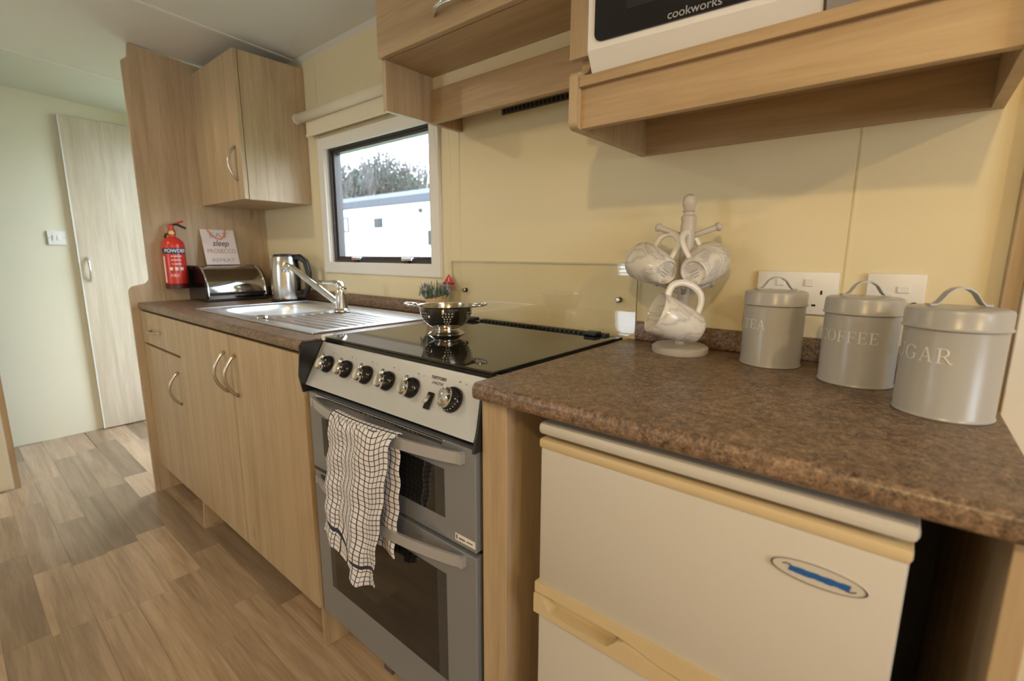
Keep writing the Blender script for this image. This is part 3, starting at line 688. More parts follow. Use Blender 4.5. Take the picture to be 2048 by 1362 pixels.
for i, wd in enumerate((.0085, .0075, .0085, .007, .0085, .0075, .008, .0085)):
    x = .4795 + i * .0069; sh = .0016; h0, h1 = .7508 - .0004 * (i % 3), .7572 + .0005 * (i % 2)
    vv = [bm.verts.new((x + dx, YF - .0030 - .0001 * (i % 2), z)) for dx, z in ((0, h0), (wd, h0), (wd + sh, h1), (sh, h1))]; bm.faces.new(vv)
obj('badge_band', bm, blueb, bd)
bm = tube(arc((.4735, YF - .003, .7565), (.482, YF - .003, .7575), (0, 0, .0012), 6), .0006, 6); tube(arc((.533, YF - .003, .7505), (.5425, YF - .003, .7525), (0, 0, -.0012), 6), .0006, 6, bm)
obj('badge_hooks', bm, ink, bd)

# ================================================================== SPLASHBACK, SOCKETS, BLIND
sb = thing('splashback', (-.31, -.008, .9), 'clear glass splashback on the wall behind the hob', 'splashback')
obj('glass', prism(rrect(-.650, .0236, .8945, 1.079, .004, 3), 'y', -.0110, -.0055), splash, sb)
obj('glass_edge', B((-.6503, .0236, -.0105, -.006, 1.0785, 1.0797), (.0230, .0243, -.0105, -.006, .8945, 1.0785), (-.6507, -.6495, -.0105, -.006, .8945, 1.0785)), mat('glass_edge_green', (.42, .44, .33), .3), sb)
for x, z in ((-.592, .984), (-.027, .986)):
    sc = obj('screw', lathe([(0, 0), (.0072, 0), (.0072, .002), (.005, .0042), (0, .0046)], 20, (x, -.0112, z), M=Matrix.Rotation(PI / 2, 4, 'X')), nickel, sb, True)
    obj('spacer', lathe([(0, 0), (.007, 0), (.007, .005), (0, .005)], 16, (x, -.0004, z), M=Matrix.Rotation(PI / 2, 4, 'X')), black, sb, True)
def plate(name, x, wdt, z1, label, cat):
    t = thing(name, (x + wdt / 2, -.005, z1 - .086), label, cat)
    obj('plate', B((x, x + wdt, -.0095, -.0004, z1 - .086, z1), bev=.003), white, t, 30); return t
t = plate('wall_socket', .2975, .146, 1.069, 'white double wall socket behind the tea tin', 'socket')
for cx in (.3455, .3965):
    obj('rocker', B((cx - .0165 + .006, cx - .0015 + .006, -.0125, -.009, 1.040, 1.054), bev=.001), white, t)
for cx in (.325, .416):
    for dx, dz, w_, h_ in ((0, .012, .0035, .008), (-.011, -.012, .007, .004), (.011, -.012, .007, .004)):
        obj('slot', B((cx + dx - w_ / 2, cx + dx + w_ / 2, -.0099, -.0094, 1.012 + dz, 1.012 + dz + h_)), black, t)
t = plate('wall_switch_socket', .487, .086, 1.069, 'white switched cooker outlet plate behind the coffee tin', 'socket')
obj('rocker', B((.533, .551, -.0125, -.009, 1.034, 1.046), bev=.001), white, t)
obj('cable_outlet', lathe([(0, 0), (.006, 0), (.006, .004), (.0035, .004), (.0035, .001), (0, .001)], 16, (.560, -.0094, 1.012), M=Matrix.Rotation(PI / 2, 4, 'X')), black, t)
t = thing('light_switch', (XE + .005, -.654, 1.147), 'small white light switch beside the far oak door', 'switch')
obj('plate', B((XE + .0005, XE + .010, -.693, -.615, 1.147, 1.227), bev=.002), white, t)
for yy in (-.665, -.645): obj('rocker', B((XE + .010, XE + .014, yy - .007, yy + .007, 1.172, 1.20), bev=.001), white, t)
for yy in (-.686, -.622): obj('screw', lathe([(0, 0), (.003, 0), (.003, .001), (0, .001)], 10, (XE + .010, yy, 1.187), M=Matrix.Rotation(PI / 2, 4, 'Y')), nickel, t)

rb = thing('roller_blind', (-1.1, -.03, 1.6), 'cream roller blind rolled up above the window', 'blind')
pl = px(596, 238, 'y', -.045); pv = px(612, 243, 'y', -.03)
obj('tube', tube([(pl.x, -.045, pl.z), (-.632, -.045, pl.z)], .0195, 24), blindm, rb, 40)
obj('end_cap', tube([(pl.x - .010, -.045, pl.z), (pl.x, -.045, pl.z)], .021, 24), blindm, rb, 40)
fz = px(614, 275, 'y', -.03).z
obj('fabric', B((pv.x, -.634, -.031, -.0285, fz + .008, pl.z)), blindm, rb)
obj('bottom_bar', B((pv.x - .003, -.631, -.034, -.026, fz, fz + .012), bev=.002), blindm, rb)
obj('bracket', B((pl.x - .012, pl.x - .0101, -.05, -.0005, pl.z - .011, pl.z + .011), bev=.0006), upvc, rb)
ptag = px(898, 548, 'y', -.014)
def beads(p0, p1, sag, n):
    bm = bmesh.new()
    for i in range(n + 1):
        t = i / n; q = Vector(p0).lerp(Vector(p1), t) + Vector(sag) * math.sin(PI * t)
        bmesh.ops.create_icosphere(bm, subdivisions=1, radius=.0016, matrix=Matrix.Translation(q))
    return bm
obj('bead_chain', beads((-.720, -.03, pl.z - .03), (ptag.x - .004, -.015, ptag.z), (0, 0, 0), 140), upvc, rb, kind='stuff')
obj('bead_chain', beads((-.655, -.03, pl.z - .03), (ptag.x + .002, -.015, ptag.z), (.022, 0, 0), 140), blindm, rb, kind='stuff')
wt = thing('warning_tag', (ptag.x, -.014, ptag.z - .05), 'red triangular cord warning tag hanging by the splashback', 'tag')
a, b2, c = ptag, px(885, 569, 'y', -.014), px(911, 569, 'y', -.014)
obj('triangle', prism([(a.x, a.z), (b2.x, b2.z), (c.x, b2.z)], 'y', -.0155, -.0145), redtag, wt)
obj('print_strip', B((b2.x + .004, c.x - .004, -.0160, -.0155, b2.z + .003, b2.z + .008)), ink, wt)
obj('exclamation', B((a.x - .0015, a.x + .0015, -.0160, -.0155, b2.z + .011, b2.z + .026)), letter, wt)
obj('border', prism([(b2.x - .006, b2.z - .018), (c.x + .008, b2.z - .018), (c.x + .001, b2.z - .001), (b2.x - .001, b2.z - .001)], 'y', -.0152, -.0145), splash, wt)
for q in range(6): obj('small_print', B((b2.x - .001 + q * (c.x - b2.x) / 6, b2.x + .0035 + q * (c.x - b2.x) / 6, -.0158, -.0152, b2.z - .0135 + .001 * (q % 2), b2.z - .006)), redtag, wt)

# ================================================================== THINGS ON THE SINK WORKTOP
bb = thing('bread_bin', (-1.94, -.245, ZT), 'chrome roll-top bread bin in the corner by the end panel', 'bread bin')
bx0, bx1, by0, by1, bz = XL + .003, -1.832, -.380, -.112, ZT + .0005
def binprof(o=0.):
    p = [(bx0 + o, bz + o), (bx1 - o, bz + o), (bx1 - o, bz + .022)]
    for i in range(13):
        a = PI / 2 * i / 12; p.append((bx1 - .125 + (.125 - o) * math.cos(a), bz + .024 + (.136 - o) * math.sin(a)))
    return p + [(bx0 + o, bz + .160 - o)]
obj('shell', prism(binprof(.004), 'y', by0 + .012, by1 - .012), mirror, bb, 25)
for ya in (by0, by1 - .012):
    e_ = obj('end_cap', prism(binprof(.0015), 'y', ya + .001, ya + .011), gloss, bb, 25)
    obj('edge_band', tube([(p[0], ya + .012 if ya == by0 else ya, p[1]) for p in binprof(.001)[2:-1]], .004, 8), chrome, e_, True)
obj('handle_strip', B((bx1 - .006, bx1 + .006, by0 + .015, by1 - .015, bz + .028, bz + .040), bev=.002), black, bb)
obj('base', B((bx0, bx1 + .002, by0 + .002, by1 - .002, bz, bz + .012), bev=.002), black, bb)
# sign leaning on the panel, standing on the bread bin
sg = thing('slogan_sign', (-2.02, -.22, ZT + .161), 'pale pink hanging sign reading eat sleep prosecco repeat on the bread bin', 'sign')
bl = px(414.5, 531, 'x', -1.995); bl.z = bz + .162; br_ = px(480.5, 530, 'x', -1.995); br_.z = bl.z
tl = px(395, 458, 'x', -2.044)
upv = Vector((-2.044 - bl.x, 0, tl.z - bl.z)); sgh = upv.length; sgw = br_.y - bl.y
Ms = frame(((bl.x - .0), bl.y, bl.z), (0, 1, 0), upv)
def onsign(bm): bmesh.ops.transform(bm, matrix=Ms, verts=bm.verts); return bm
obj('board', onsign(prism([(0, 0), (sgw, 0), (sgw, sgh), (0, sgh)], 'z', -.006, 0)), signm, sg)
for s_, hh, sz, mm, kw in (('EAT', .83, .036, inkg, {}), ('sleep', .60, .040, ink, dict(shear=.35, bold=.0004)), ('PROSECCO', .375, .028, inkr, {}), ('REPEAT', .12, .024, inkg, dict(bold=.0003))):
    bm = text_bm(s_, sz, **kw); sxx = 1.0
    xs = [v.co.x for v in bm.verts]; wid = max(xs) - min(xs); tgt = {'EAT': .56, 'sleep': .50, 'PROSECCO': .86, 'REPEAT': .68}[s_] * sgw
    bmesh.ops.transform(bm, matrix=Matrix.Translation((sgw * .52, sgh * hh, .0006)) @ Matrix.Diagonal((tgt / wid, 1, 1, 1)), verts=bm.verts)
    obj('lettering', onsign(bm), mm, sg)
obj('ribbon', onsign(tube([(sgw * .20, sgh * .99, .002), (sgw * .28, sgh * .86, .004), (sgw * .42, sgh * .74, .004), (sgw * .55, sgh * .72, .004), (sgw * .66, sgh * .80, .004), (sgw * .74, sgh * .99, .002)], .0035, 8, flat=.5)), orange, sg, True)
# fire extinguisher on the end panel
ec = px(345, 480, 'x', -2.005); ey = ec.y; ez0, ex = .945, -2.007
fe = thing('fire_extinguisher', (ex, ey, ez0), 'red powder fire extinguisher hanging on the end panel', 'fire extinguisher')
er = .0435
obj('cylinder', lathe([(0, .004), (.036, .004), (er, .012), (er, .190), (.040, .206), (.026, .222), (.013, .228), (.013, .236), (0, .236)], 40, (ex, ey, ez0)), red, fe, 40)
obj('foot_ring', lathe([(.030, 0), (er + .001, 0), (er + .001, .022), (er - .002, .023), (.030, .004)], 40, (ex, ey, ez0)), mat('extinguisher_base', (.10, .01, .01), .4), fe, 40)
def wrap(bm, r, th0, zc_, x=ex, yv=ey):
    for v in bm.verts:
        th = th0 + v.co.x / r; h = v.co.y; rr = r + v.co.z; v.co = (x + rr * math.cos(th), yv + rr * math.sin(th), zc_ + h)
    return bm
def strip(w_, h_, n=16, z=0.):
    bm = bmesh.new(); A = [bm.verts.new((-w_ / 2 + w_ * i / n, -h_ / 2, z)) for i in range(n + 1)]; C = [bm.verts.new((-w_ / 2 + w_ * i / n, h_ / 2, z)) for i in range(n + 1)]
    for i in range(n): bm.faces.new((A[i], A[i + 1], C[i + 1], C[i]))
    return bm
tht = math.atan2(CAM.y - ey, CAM.x - ex)
lb = obj('blue_label', wrap(strip(.104, .026, z=.0004), er, tht, ez0 + .166), navy, fe)
bm = text_bm('POWDER', .021, bold=.0005); obj('lettering', wrap(bm, er + .0012, tht + .15, ez0 + .166), letter, lb)
for zz, hh, segs in ((.143, .004, ((-.016, .006), (.006, .030))), (.126, .004, ((-.016, .007), (.004, .028))), (.109, .004, ((-.014, .006), (.006, .026))), (.088, .013, ((-.022, .012), (-.002, .012), (.018, .014)))):
    for x_, w_ in segs:                                               # small print too blurred to read: plain marks
        bm = strip(w_, hh, 6, .0007); bmesh.ops.translate(bm, vec=(x_ + .006, 0, 0), verts=bm.verts); obj('small_print', wrap(bm, er, tht, ez0 + zz), letter, fe)
obj('lettering', wrap(text_bm('FIRE', .018), er + .0010, tht - .10, ez0 + .058), letter, fe)
obj('white_panel', wrap(strip(.010, .115, 4, .0005), er, tht - 1.05, ez0 + .085), letter, fe)
vz = ez0 + .232
vb = obj('valve', lathe([(0, 0), (.015, 0), (.016, .022), (.011, .028), (.010, .048), (0, .049)], 20, (ex, ey, vz)), red, fe, True)
dth = Vector((math.cos(tht), math.sin(tht), 0)); rth = Vector((-math.sin(tht), math.cos(tht), 0)); E0 = Vector((ex, ey, vz))
obj('gauge', lathe([(0, 0), (.011, 0), (.011, .006), (.008, .007), (0, .007)], 20, M=frame(E0 + dth * .014 + Vector((0, 0, .014)), rth, (0, 0, 1))), chrome, vb, True)
obj('gauge_face', lathe([(0, 0), (.0075, 0), (0, .0004)], 16, M=frame(E0 + dth * .0215 + Vector((0, 0, .014)), rth, (0, 0, 1))), yellow, vb)
obj('lever', tube([E0 + Vector((0, 0, .046)) - rth * .005, E0 + Vector((0, 0, .052)) + rth * .02, E0 + Vector((0, 0, .034)) + rth * .055], [.007, .0075, .0065], 10, flat=.7), black, vb, True)
obj('grip', tube([E0 + Vector((0, 0, .044)), E0 + Vector((0, 0, .060)) + rth * .03, E0 + Vector((0, 0, .066)) + rth * .048], [.006, .0045, .003], 8), red, vb, True)
obj('nozzle', tube([E0 + Vector((0, 0, .012)), E0 - rth * .022 + Vector((0, 0, .006)), E0 - rth * .026 - Vector((0, 0, .008))], [.006, .005, .0045], 8), black, vb, True)
obj('wall_bracket', B((XL + .0005, ex - er + .004, ey - .016, ey + .016, ez0 + .05, ez0 + .20)), black, fe)
# kettle
kt = thing('kettle', (-1.628, -.115, ZT), 'brushed steel kettle with black handle beside the bread bin', 'kettle'); kx, ky = -1.628, -.115
obj('power_base', lathe([(0, 0), (.068, 0), (.070, .008), (.064, .013), (0, .013)], 40, (kx, ky, ZT)), black, kt, True)
obj('body', lathe([(0, .014), (.0625, .014), (.064, .022), (.0655, .06), (.0655, .11), (.0625, .16), (.056, .197), (.053, .202), (0, .202)], 44, (kx, ky, ZT)), steel, kt, 40)
obj('lid', lathe([(.051, .2022), (.048, .210), (.02, .214), (0, .214)], 32, (kx, ky, ZT)), black, kt, True)
hd = Vector((.93, .36, 0)).normalized(); K = Vector((kx, ky, ZT))
obj('handle', tube([K + hd * .048 + Vector((0, 0, .198)), K + hd * .080 + Vector((0, 0, .200)), K + hd * .112 + Vector((0, 0, .180)), K + hd * .126 + Vector((0, 0, .13)), K + hd * .120 + Vector((0, 0, .07)), K + hd * .098 + Vector((0, 0, .03)), K + hd * .062 + Vector((0, 0, .024))], [.014, .014, .0135, .0125, .012, .012, .012], 14), black, kt, True)
obj('sight_strip', tube([K + hd * .060 + Vector((0, 0, .05)), K + hd * .062 + Vector((0, 0, .12)), K + hd * .056 + Vector((0, 0, .19))], [.012, .013, .012], 10), gloss, kt, True)
obj('spout', prism([(-.050, .172), (-.078, .198), (-.052, .203)], 'y', -.014, .014), steel, kt); so = kt.children[-1]; so.data.transform(Matrix.Rotation(math.atan2(hd.y, hd.x), 4, 'Z') @ Matrix.Translation(kt.location))
# lavender
fx, fy, fz0 = -.676, -.062, zs + .002
lv = thing('potted_lavender', (fx, fy, fz0), 'small lavender in a brown paper wrapped pot behind the colander', 'plant')
bm = bmesh.new(); rings = []
for r, z, sl in ((.024, 0, 0), (.028, .02, 0), (.034, .05, .4), (.0375, .068, 1)):
    rings.append([bm.verts.new((fx + r * math.cos(2 * PI * i / 28), fy + r * math.sin(2 * PI * i / 28), fz0 + z + .007 * sl * math.sin(2 * PI * i / 28 + .6) + .0015 * sl * math.sin(i * 2.1))) for i in range(28)])
for a, b2 in zip(rings, rings[1:]):
    for i in range(28): bm.faces.new((a[i], a[(i + 1) % 28], b2[(i + 1) % 28], b2[i]))
bm.faces.new(rings[0][::-1])
o = obj('paper_pot', bm, paper, lv, True); o.modifiers.new('t', 'SOLIDIFY').thickness = .0012
obj('soil', lathe([(0, .055), (.033, .055), (0, .053)], 20, (fx, fy, fz0)), soil, lv)
obj('raffia', tube([(fx + .0325 * math.cos(a), fy + .0325 * math.sin(a), fz0 + .036 + .002 * math.sin(a * 5)) for a in [2 * PI * i / 30 for i in range(31)]], .0014, 6), paper, lv)
bm = bmesh.new(); bf = bmesh.new()
for i in range(190):
    a = random.random() * 2 * PI; r0 = .028 * math.sqrt(random.random()); h = random.uniform(.03, .068); ln = random.uniform(.004, .034)
    p0 = Vector((fx + r0 * math.cos(a), fy + r0 * math.sin(a), fz0 + .05)); p1 = p0 + Vector((math.cos(a) * ln, math.sin(a) * ln, h))
    tube([p0, p0.lerp(p1, .5) + Vector((random.uniform(-.003, .003), random.uniform(-.003, .003), 0)), p1], [.0012, .0018, .0005], 4, bm)
    if i % 9 == 0: tube([p1 - Vector((0, 0, .012)), p1 + Vector((0, 0, .004))], [.0032, .0018], 5, bf)
obj('foliage', bm, leafm, lv, kind='stuff'); obj('flowers', bf, lilac, lv, kind='stuff')
# colander
cx, cy = -.385, -.283; cz = .8929
cl = thing('colander', (cx, cy, cz), 'small stainless steel colander standing on the black hob lid', 'colander')
prof = [(.047, 0), (.049, .0008), (.043, .006), (.034, .012), (.0335, .016), (.048, .024), (.060, .037), (.0675, .055), (.0705, .072), (.0765, .074), (.078, .0755), (.0765, .077)]
inner = [(.0695, .0755), (.066, .055), (.058, .0385), (.046, .0265), (.030, .019), (0, .0185)]
obj('bowl', lathe(prof + inner, 64, (cx, cy, cz)), mat('colander_steel', (.50, .47, .43), .16, 1.0), cl, 50)
hole = bmesh.new(); 
for sgm in range(6):
    for row, (r, z, nz) in enumerate(((.0519, .0272, .9), (.0573, .0338, .75), (.0615, .0395, .55), (.0645, .0462, .4), (.0668, .0525, .3), (.0687, .060, .22))):
        for q in range(row // 2 + 2):
            th = sgm * PI / 3 + .35 + (q - (row // 2 + 1) / 2) * .115
            n = Vector((math.cos(th) * math.sqrt(1 - nz * nz * .6), math.sin(th) * math.sqrt(1 - nz * nz * .6), -nz * .77)).normalized(); c = Vector((cx + r * math.cos(th), cy + r * math.sin(th), cz + z)) + n * .0006
            bmesh.ops.create_circle(hole, cap_ends=True, segments=8, radius=.0021, matrix=frame(c, (-math.sin(th), math.cos(th), 0), n.cross(Vector((-math.sin(th), math.cos(th), 0)))))
obj('perforations', hole, mat('colander_holes', (.50, .47, .42), .6), cl, kind='stuff')
hv = Vector((RGT.x, RGT.y, 0)).normalized(); hw = Vector((-hv.y, hv.x, 0)); CC = Vector((cx, cy, cz + .0755))
for sg_ in (-1, 1):
    pts = [CC + hv * sg_ * (.072 + .036 * math.sin(PI * i / 12) ** .7) + hw * (.026 * math.cos(PI * i / 12)) + Vector((0, 0, .004 * math.sin(PI * i / 12))) for i in range(13)]
    obj('handle', tube(pts, .003, 8), chrome, cl, True)

# ================================================================== MUG TREE AND MUGS
mx_, my_ = .170, -.090
mt = thing('mug_tree', (mx_, my_, ZT), 'grey-beige turned wooden mug tree on the worktop beside the tea tin', 'mug tree')
obj('base', lathe([(0, 0), (.058, 0), (.060, .004), (.060, .013), (.054, .018), (.02, .019), (0, .019)], 48, (mx_, my_, ZT)), treem, mt, 40)
obj('post', lathe([(0, .018), (.011, .018), (.0115, .05), (.013, .15), (.0145, .24), (.0152, .272), (.0138, .285), (.0155, .290), (.0155, .294), (.0105, .299), (.0105, .303), (.0135, .306), (.0105, .309), (.0145, .320), (.0150, .326), (.0120, .336), (.005, .341), (0, .3415)], 32, (mx_, my_, ZT)), treem, mt, True)
def peg(th, z):
    d_ = Vector((math.cos(th), math.sin(th), .38)).normalized(); p = Vector((mx_, my_, ZT + z)) + d_ * .008
    return tube([p, p + d_ * .02, p + d_ * .048, p + d_ * .054, p + d_ * .055, p + d_ * .061, p + d_ * .064], [.0058, .006, .0066, .0066, .0095, .0095, .005], 14)
thc = math.atan2(CAM.y - my_, CAM.x - mx_)
pegs = [(thc + PI / 2 + .15, .250), (thc - PI / 2 - .15, .250), (thc + PI, .25), (thc, .130), (thc + 2.0, .130), (thc - 2.0, .130)]
for th, z in pegs: obj('peg', peg(th, z), treem, mt, True)
def mug(base, axis, hand, label):
    a = Vector(axis).normalized(); h = Vector(hand); h = (h - a * h.dot(a)).normalized()
    t = thing('mug', base, label, 'mug', 'marbled mugs on the mug tree')
    R = Matrix((h, a.cross(h), a)).transposed(); t.rotation_euler = R.to_euler()
    obj('body', lathe([(0, .004), (.022, .004), (.0245, .0), (.0275, .002), (.031, .010), (.0365, .035), (.0405, .065), (.0428, .099), (.0418, .1005), (.0405, .099), (.038, .065), (.033, .030), (.026, .010), (0, .008)], 44), marblem, t, 50, local=True)
    obj('base_mark', B((-.010, -.008, -.006, .006, .0030, .0040), (-.004, -.002, -.009, .008, .0030, .0040), (.002, .004, -.008, .009, .0030, .0040)), inkg, t, local=True)
    pts = [(.031, 0, .016), (.052, 0, .017), (.070, 0, .026), (.079, 0, .047), (.077, 0, .070), (.063, 0, .087), (.039, 0, .088)]
    sm = []
    for i in range(len(pts) - 1):
        p = [Vector(pts[max(0, min(len(pts) - 1, i + k - 1))]) for k in range(4)]
        for q in range(5):
            s_ = q / 5; sm.append(.5 * ((2 * p[1]) + (p[2] - p[0]) * s_ + (2 * p[0] - 5 * p[1] + 4 * p[2] - p[3]) * s_ ** 2 + (3 * p[1] - p[0] - 3 * p[2] + p[3]) * s_ ** 3))
    sm.append(Vector(pts[-1]))
    obj('handle', tube(sm, .0048, 10, flat=1.5), china, t, True, local=True)
    return t
mug(px(1387, 546, 'y', -.150), RGT * .062 + UPV * .036 + FWD * .068, RGT * -.045 + UPV * .09, 'marbled mug hanging by its handle on the right upper peg, nearest the tea tin')
mug(px(1333, 545, 'y', -.155), RGT * -.026 + UPV * .036 + FWD * .080, RGT * .045 + UPV * .09, 'marbled mug hanging by its handle on the left upper peg, above the splashback edge')
mug(px(1398, 661, 'y', -.150), RGT * -.086 + UPV * .034 + FWD * -.008, UPV * .085 + RGT * .03, 'marbled mug lying tilted on the low front peg just above the round base')

# ================================================================== TINS
def glyph(ch):
    """serif capitals as quad strips on a unit cap height"""
    Q = []
    def rc(x0, y0, x1, y1):
        n = max(1, int((x1 - x0) / .08))
        for i in range(n): Q.append([(x0 + (x1 - x0) * i / n, y0), (x0 + (x1 - x0) * (i + 1) / n, y0), (x0 + (x1 - x0) * (i + 1) / n, y1), (x0 + (x1 - x0) * i / n, y1)])
    def st(xa, ya, xb, yb, w_):
        for i in range(5):
            s_, e_ = i / 5, (i + 1) / 5; Q.append([(xa + (xb - xa) * s_ - w_ / 2, ya + (yb - ya) * s_), (xa + (xb - xa) * s_ + w_ / 2, ya + (yb - ya) * s_), (xa + (xb - xa) * e_ + w_ / 2, ya + (yb - ya) * e_), (xa + (xb - xa) * e_ - w_ / 2, ya + (yb - ya) * e_)])
    def ar(cx, cy, ro, so, ri, si, a0, a1):
        n = 20
        for i in range(n):
            a, b_ = math.radians(a0 + (a1 - a0) * i / n), math.radians(a0 + (a1 - a0) * (i + 1) / n)
            Q.append([(cx + ro * math.cos(a), cy + so * math.sin(a)), (cx + ro * math.cos(b_), cy + so * math.sin(b_)), (cx + ri * math.cos(b_), cy + si * math.sin(b_)), (cx + ri * math.cos(a), cy + si * math.sin(a))])
    if ch == 'T': rc(0, .94, .74, 1); rc(.31, .05, .43, .94); rc(.2, 0, .54, .05); rc(0, .76, .04, .94); rc(.70, .76, .74, .94); wd = .74
    if ch in 'EF':
        rc(.1, .05, .22, .95); rc(0, .95, .64, 1); rc(.22, .49, .48, .54); rc(.46, .40, .5, .63); rc(.60, .77, .64, .95); wd = .70
        if ch == 'E': rc(0, 0, .66, .05); rc(.62, .05, .67, .24)
        else: rc(0, 0, .36, .05); wd = .64
    if ch == 'A': st(.14, .04, .41, 1, .055); st(.70, .04, .43, 1, .12); rc(.24, .32, .60, .37); rc(0, 0, .28, .045); rc(.54, 0, .86, .045); wd = .86
    if ch == 'O': ar(.43, .5, .43, .52, .30, .475, 0, 360); wd = .86
    if ch in 'CG':
        ar(.45, .5, .45, .52, .31, .475, 38, 322); rc(.76, .70, .80, .96); wd = .82
        if ch == 'G': rc(.68, .08, .80, .42); rc(.56, .42, .90, .465); wd = .90
    if ch == 'U': rc(.1, .32, .22, .95); rc(.66, .32, .71, .95); ar(.405, .34, .305, .36, .19, .31, 180, 360); rc(0, .95, .34, 1); rc(.54, .95, .83, 1); wd = .82
    if ch == 'R': rc(.1, .05, .22, .95); rc(0, 0, .34, .05); rc(0, .95, .4, 1); rc(.22, .46, .4, .51); ar(.38, .73, .28, .27, .16, .22, -90, 90); st(.76, .0, .40, .48, .12); rc(.70, 0, .88, .045); wd = .86
    if ch == 'S': ar(.32, .745, .27, .275, .16, .225, 30, 250); ar(.32, .27, .29, .29, .17, .235, -150, 80); rc(.50, .74, .54, .98); rc(.04, .02, .08, .28); wd = .62
    return Q, wd
def lettering(word, size, r, cx, cy, zc_, th0):
    bm = bmesh.new(); xs = 0; L_ = []
    for ch in word:
        Q, wd = glyph(ch); L_.append((Q, xs)); xs += wd + .13
    tot = xs - .13
    for Q, x0 in L_:
        for q in Q:
            vv = []
            for x, y_ in q:
                th = th0 + (x + x0 - tot / 2) * size / r; vv.append(bm.verts.new((cx + (r + .0006) * math.cos(th), cy + (r + .0006) * math.sin(th), zc_ + (y_ - .5) * size)))
            try: bm.faces.new(vv)
            except ValueError: pass
    return bm
def canister(word, x, y_, lab, tho, zl, size):
    t = thing('storage_tin', (x, y_, ZT), lab, 'tin', 'grey storage tins on the worktop'); r = .0535
    obj('body', lathe([(0, .0005), (r + .0008, .0005), (r + .0014, .002), (r + .0006, .004), (r, .005), (r, .118), (0, .118)], 64, (x, y_, ZT)), tin, t, 40)
    l_ = obj('lid', lathe([(r + .0005, .1185), (r + .0028, .1188), (r + .0034, .1200), (r + .0026, .1212), (r + .0016, .1225), (r + .0016, .141), (r, .1445), (r - .004, .1462), (.030, .1470), (0, .1472)], 64, (x, y_, ZT)), tin, t, 40)
    a = Vector((math.cos(.50), math.sin(.50), 0)); c = Vector((x, y_, ZT + .148)); n = Vector((-a.y, a.x, 0)); bm = bmesh.new(); R = []
    prof_ = [(-.036, 0), (-.028, .0005), (-.024, .004), (-.016, .016), (-.008, .0215), (0, .023), (.008, .0215), (.016, .016), (.024, .004), (.028, .0005), (.036, 0)]
    for s_, h in prof_: R.append([bm.verts.new(c + a * s_ + n * k * .006 + Vector((0, 0, h + dz))) for k, dz in ((-1, 0), (1, 0), (1, .0022), (-1, .0022))])
    for p, q in zip(R, R[1:]):
        for k in range(4): bm.faces.new((p[k], p[(k + 1) % 4], q[(k + 1) % 4], q[k]))
    bm.faces.new(R[0]); bm.faces.new(R[-1][::-1]); bmesh.ops.recalc_face_normals(bm, faces=bm.faces[:])
    obj('handle', bm, tin, l_, 30)
    th = math.atan2(CAM.y - y_, CAM.x - x) + math.radians(tho)
    obj('lettering', lettering(word, size, r, x, y_, ZT + zl, th), letter, t)
    return t
canister('TEA', .350, -.085, 'grey tin lettered TEA, farthest left of the three tins', -38, .083, .0180)
canister('COFFEE', .494, -.146, 'grey tin lettered COFFEE, between the tea and sugar tins', -22, .083, .0185)
canister('SUGAR', .602, -.267, 'grey tin lettered SUGAR, nearest the worktop edge', -44, .086, .0195)

# ================================================================== OUTSIDE THE WINDOW
gr = obj('ground', B((-60, 60, .5, 90, -.9, -.6)), grass, kind='structure')
YN = 6.5
nb = thing('static_caravan', (-6, YN, -.6), 'long white static caravan with grey roof seen through the window', 'caravan')
zr = px(767, 412, 'y', YN).z; zt_ = px(767, 398, 'y', YN).z
obj('wall', B((-18, 6, YN, YN + 3.2, -.2, zr)), cwhite, nb)
obj('roof', prism([(YN - .12, zr), (YN - .12, zt_), (YN + 1.6, zt_ + .45), (YN + 3.3, zt_), (YN + 3.3, zr)], 'x', -18.1, 6.1), croof, nb)
obj('skirt', B((-17.8, 5.8, YN + .1, YN + 3.0, -.6, -.2)), croof, nb)
for (u0, v0, u1, v1), mm in (((749, 437, 766, 455), cglass), ((689, 435, 699, 465), cwhite), ((857, 461, 870, 490), cglass), ((838, 417, 845, 425), cglass)):
    a = px(u0, v0, 'y', YN); c = px(u1, v1, 'y', YN)
    f_ = obj('window', B((a.x, c.x, YN - .03, YN, c.z, a.z)), cglass if mm is cglass else croof, nb); obj('pane', B((a.x + .05, c.x - .05, YN - .035, YN - .03, c.z + .05, a.z - .05)), mm, f_)
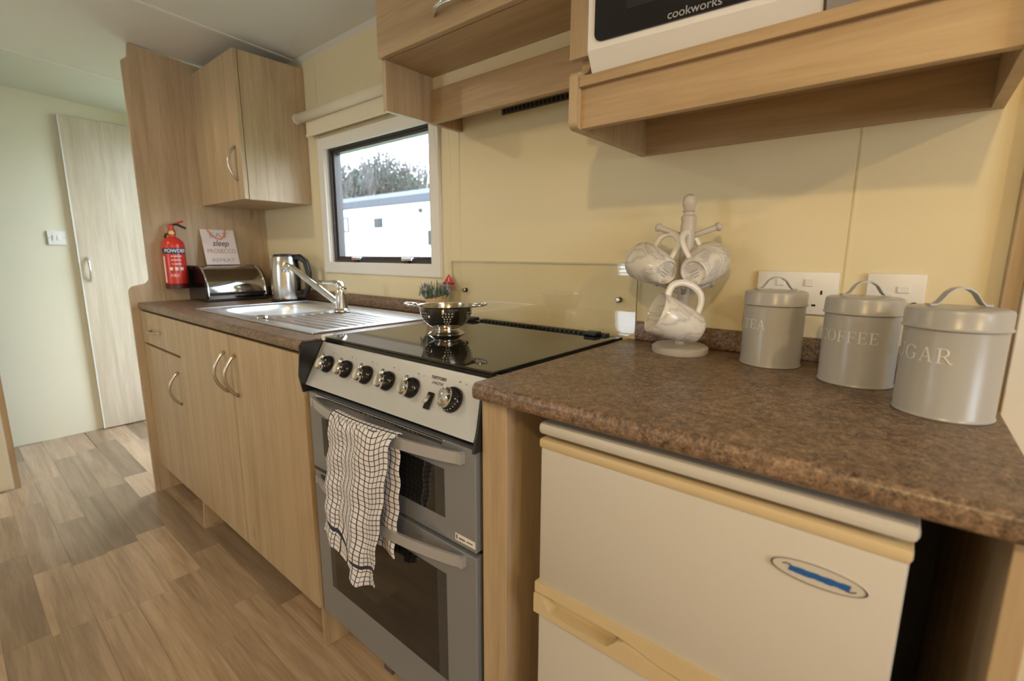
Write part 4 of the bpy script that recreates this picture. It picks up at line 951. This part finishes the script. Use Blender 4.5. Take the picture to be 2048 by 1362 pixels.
def bush(u, vtop, yd, wpx, n, nl, label):
    top = px(u, vtop, 'y', yd); x0 = top.x; H = top.z + .6; W = (px(u + wpx, vtop, 'y', yd) - px(u - wpx, vtop, 'y', yd)).length / 2
    t = thing('bare_tree', (x0, yd, -.6), label, 'tree', 'trees behind the caravan')
    bm = bmesh.new(); lf = bmesh.new()
    tube([(x0, yd, -.6), (x0 + .1, yd, H * .25), (x0, yd, H * .5)], [.16, .12, .07], 7, bm)
    for i in range(n):
        a = random.random() * 2 * PI; rr = math.sqrt(random.random()); e_ = Vector((x0 + math.cos(a) * W * rr, yd + math.sin(a) * W * .7 * rr, -.6 + H * random.uniform(.62, 1.0)))
        e_.z -= .22 * H * rr * rr
        p0 = Vector((x0 + random.uniform(-.3, .3), yd, random.uniform(.1, .5) * H - .6)); mid = p0.lerp(e_, .5) + Vector((random.uniform(-.25, .25), random.uniform(-.2, .2), random.uniform(-.1, .2)))
        tube([p0, mid, e_], [.035, .022, .010], 3, bm)
        for k_ in range(7):
            q = mid.lerp(e_, random.random()); tube([q, q + Vector((random.uniform(-.28, .28), random.uniform(-.2, .2), random.uniform(.05, .40)))], [.014, .007], 3, bm)
    for i in range(nl):
        a = random.random() * 2 * PI; r = W * .8 * math.sqrt(random.random()); h = -.6 + H * random.uniform(.3, .88) * (1 - .35 * (r / W) ** 2)
        c = Vector((x0 + r * math.cos(a) + .3 * math.sin(h * 3), yd + r * math.sin(a) * .6, h)); s_ = random.uniform(.05, .12)
        n1 = Vector((random.uniform(-1, 1), random.uniform(-1, 1), random.uniform(-1, 1))).normalized(); n2 = n1.orthogonal().normalized()
        lf.faces.new([lf.verts.new(c + n1 * dx * s_ + n2 * dy * s_ * .7) for dx, dy in ((-1, 0), (0, -1), (1, 0), (0, 1))])
    obj('branches', bm, bark, t, kind='stuff'); obj('leaves', lf, ivy, t, kind='stuff')
bush(762, 262, 15.5, 66, 620, 3600, 'tallest bare tree with ivy in the middle of the window')
bush(690, 296, 12, 44, 320, 2000, 'shorter ivy covered tree left of the tall tree in the window')
bush(836, 280, 24, 52, 420, 1200, 'thin bare tree right of the tall ivy tree in the window')
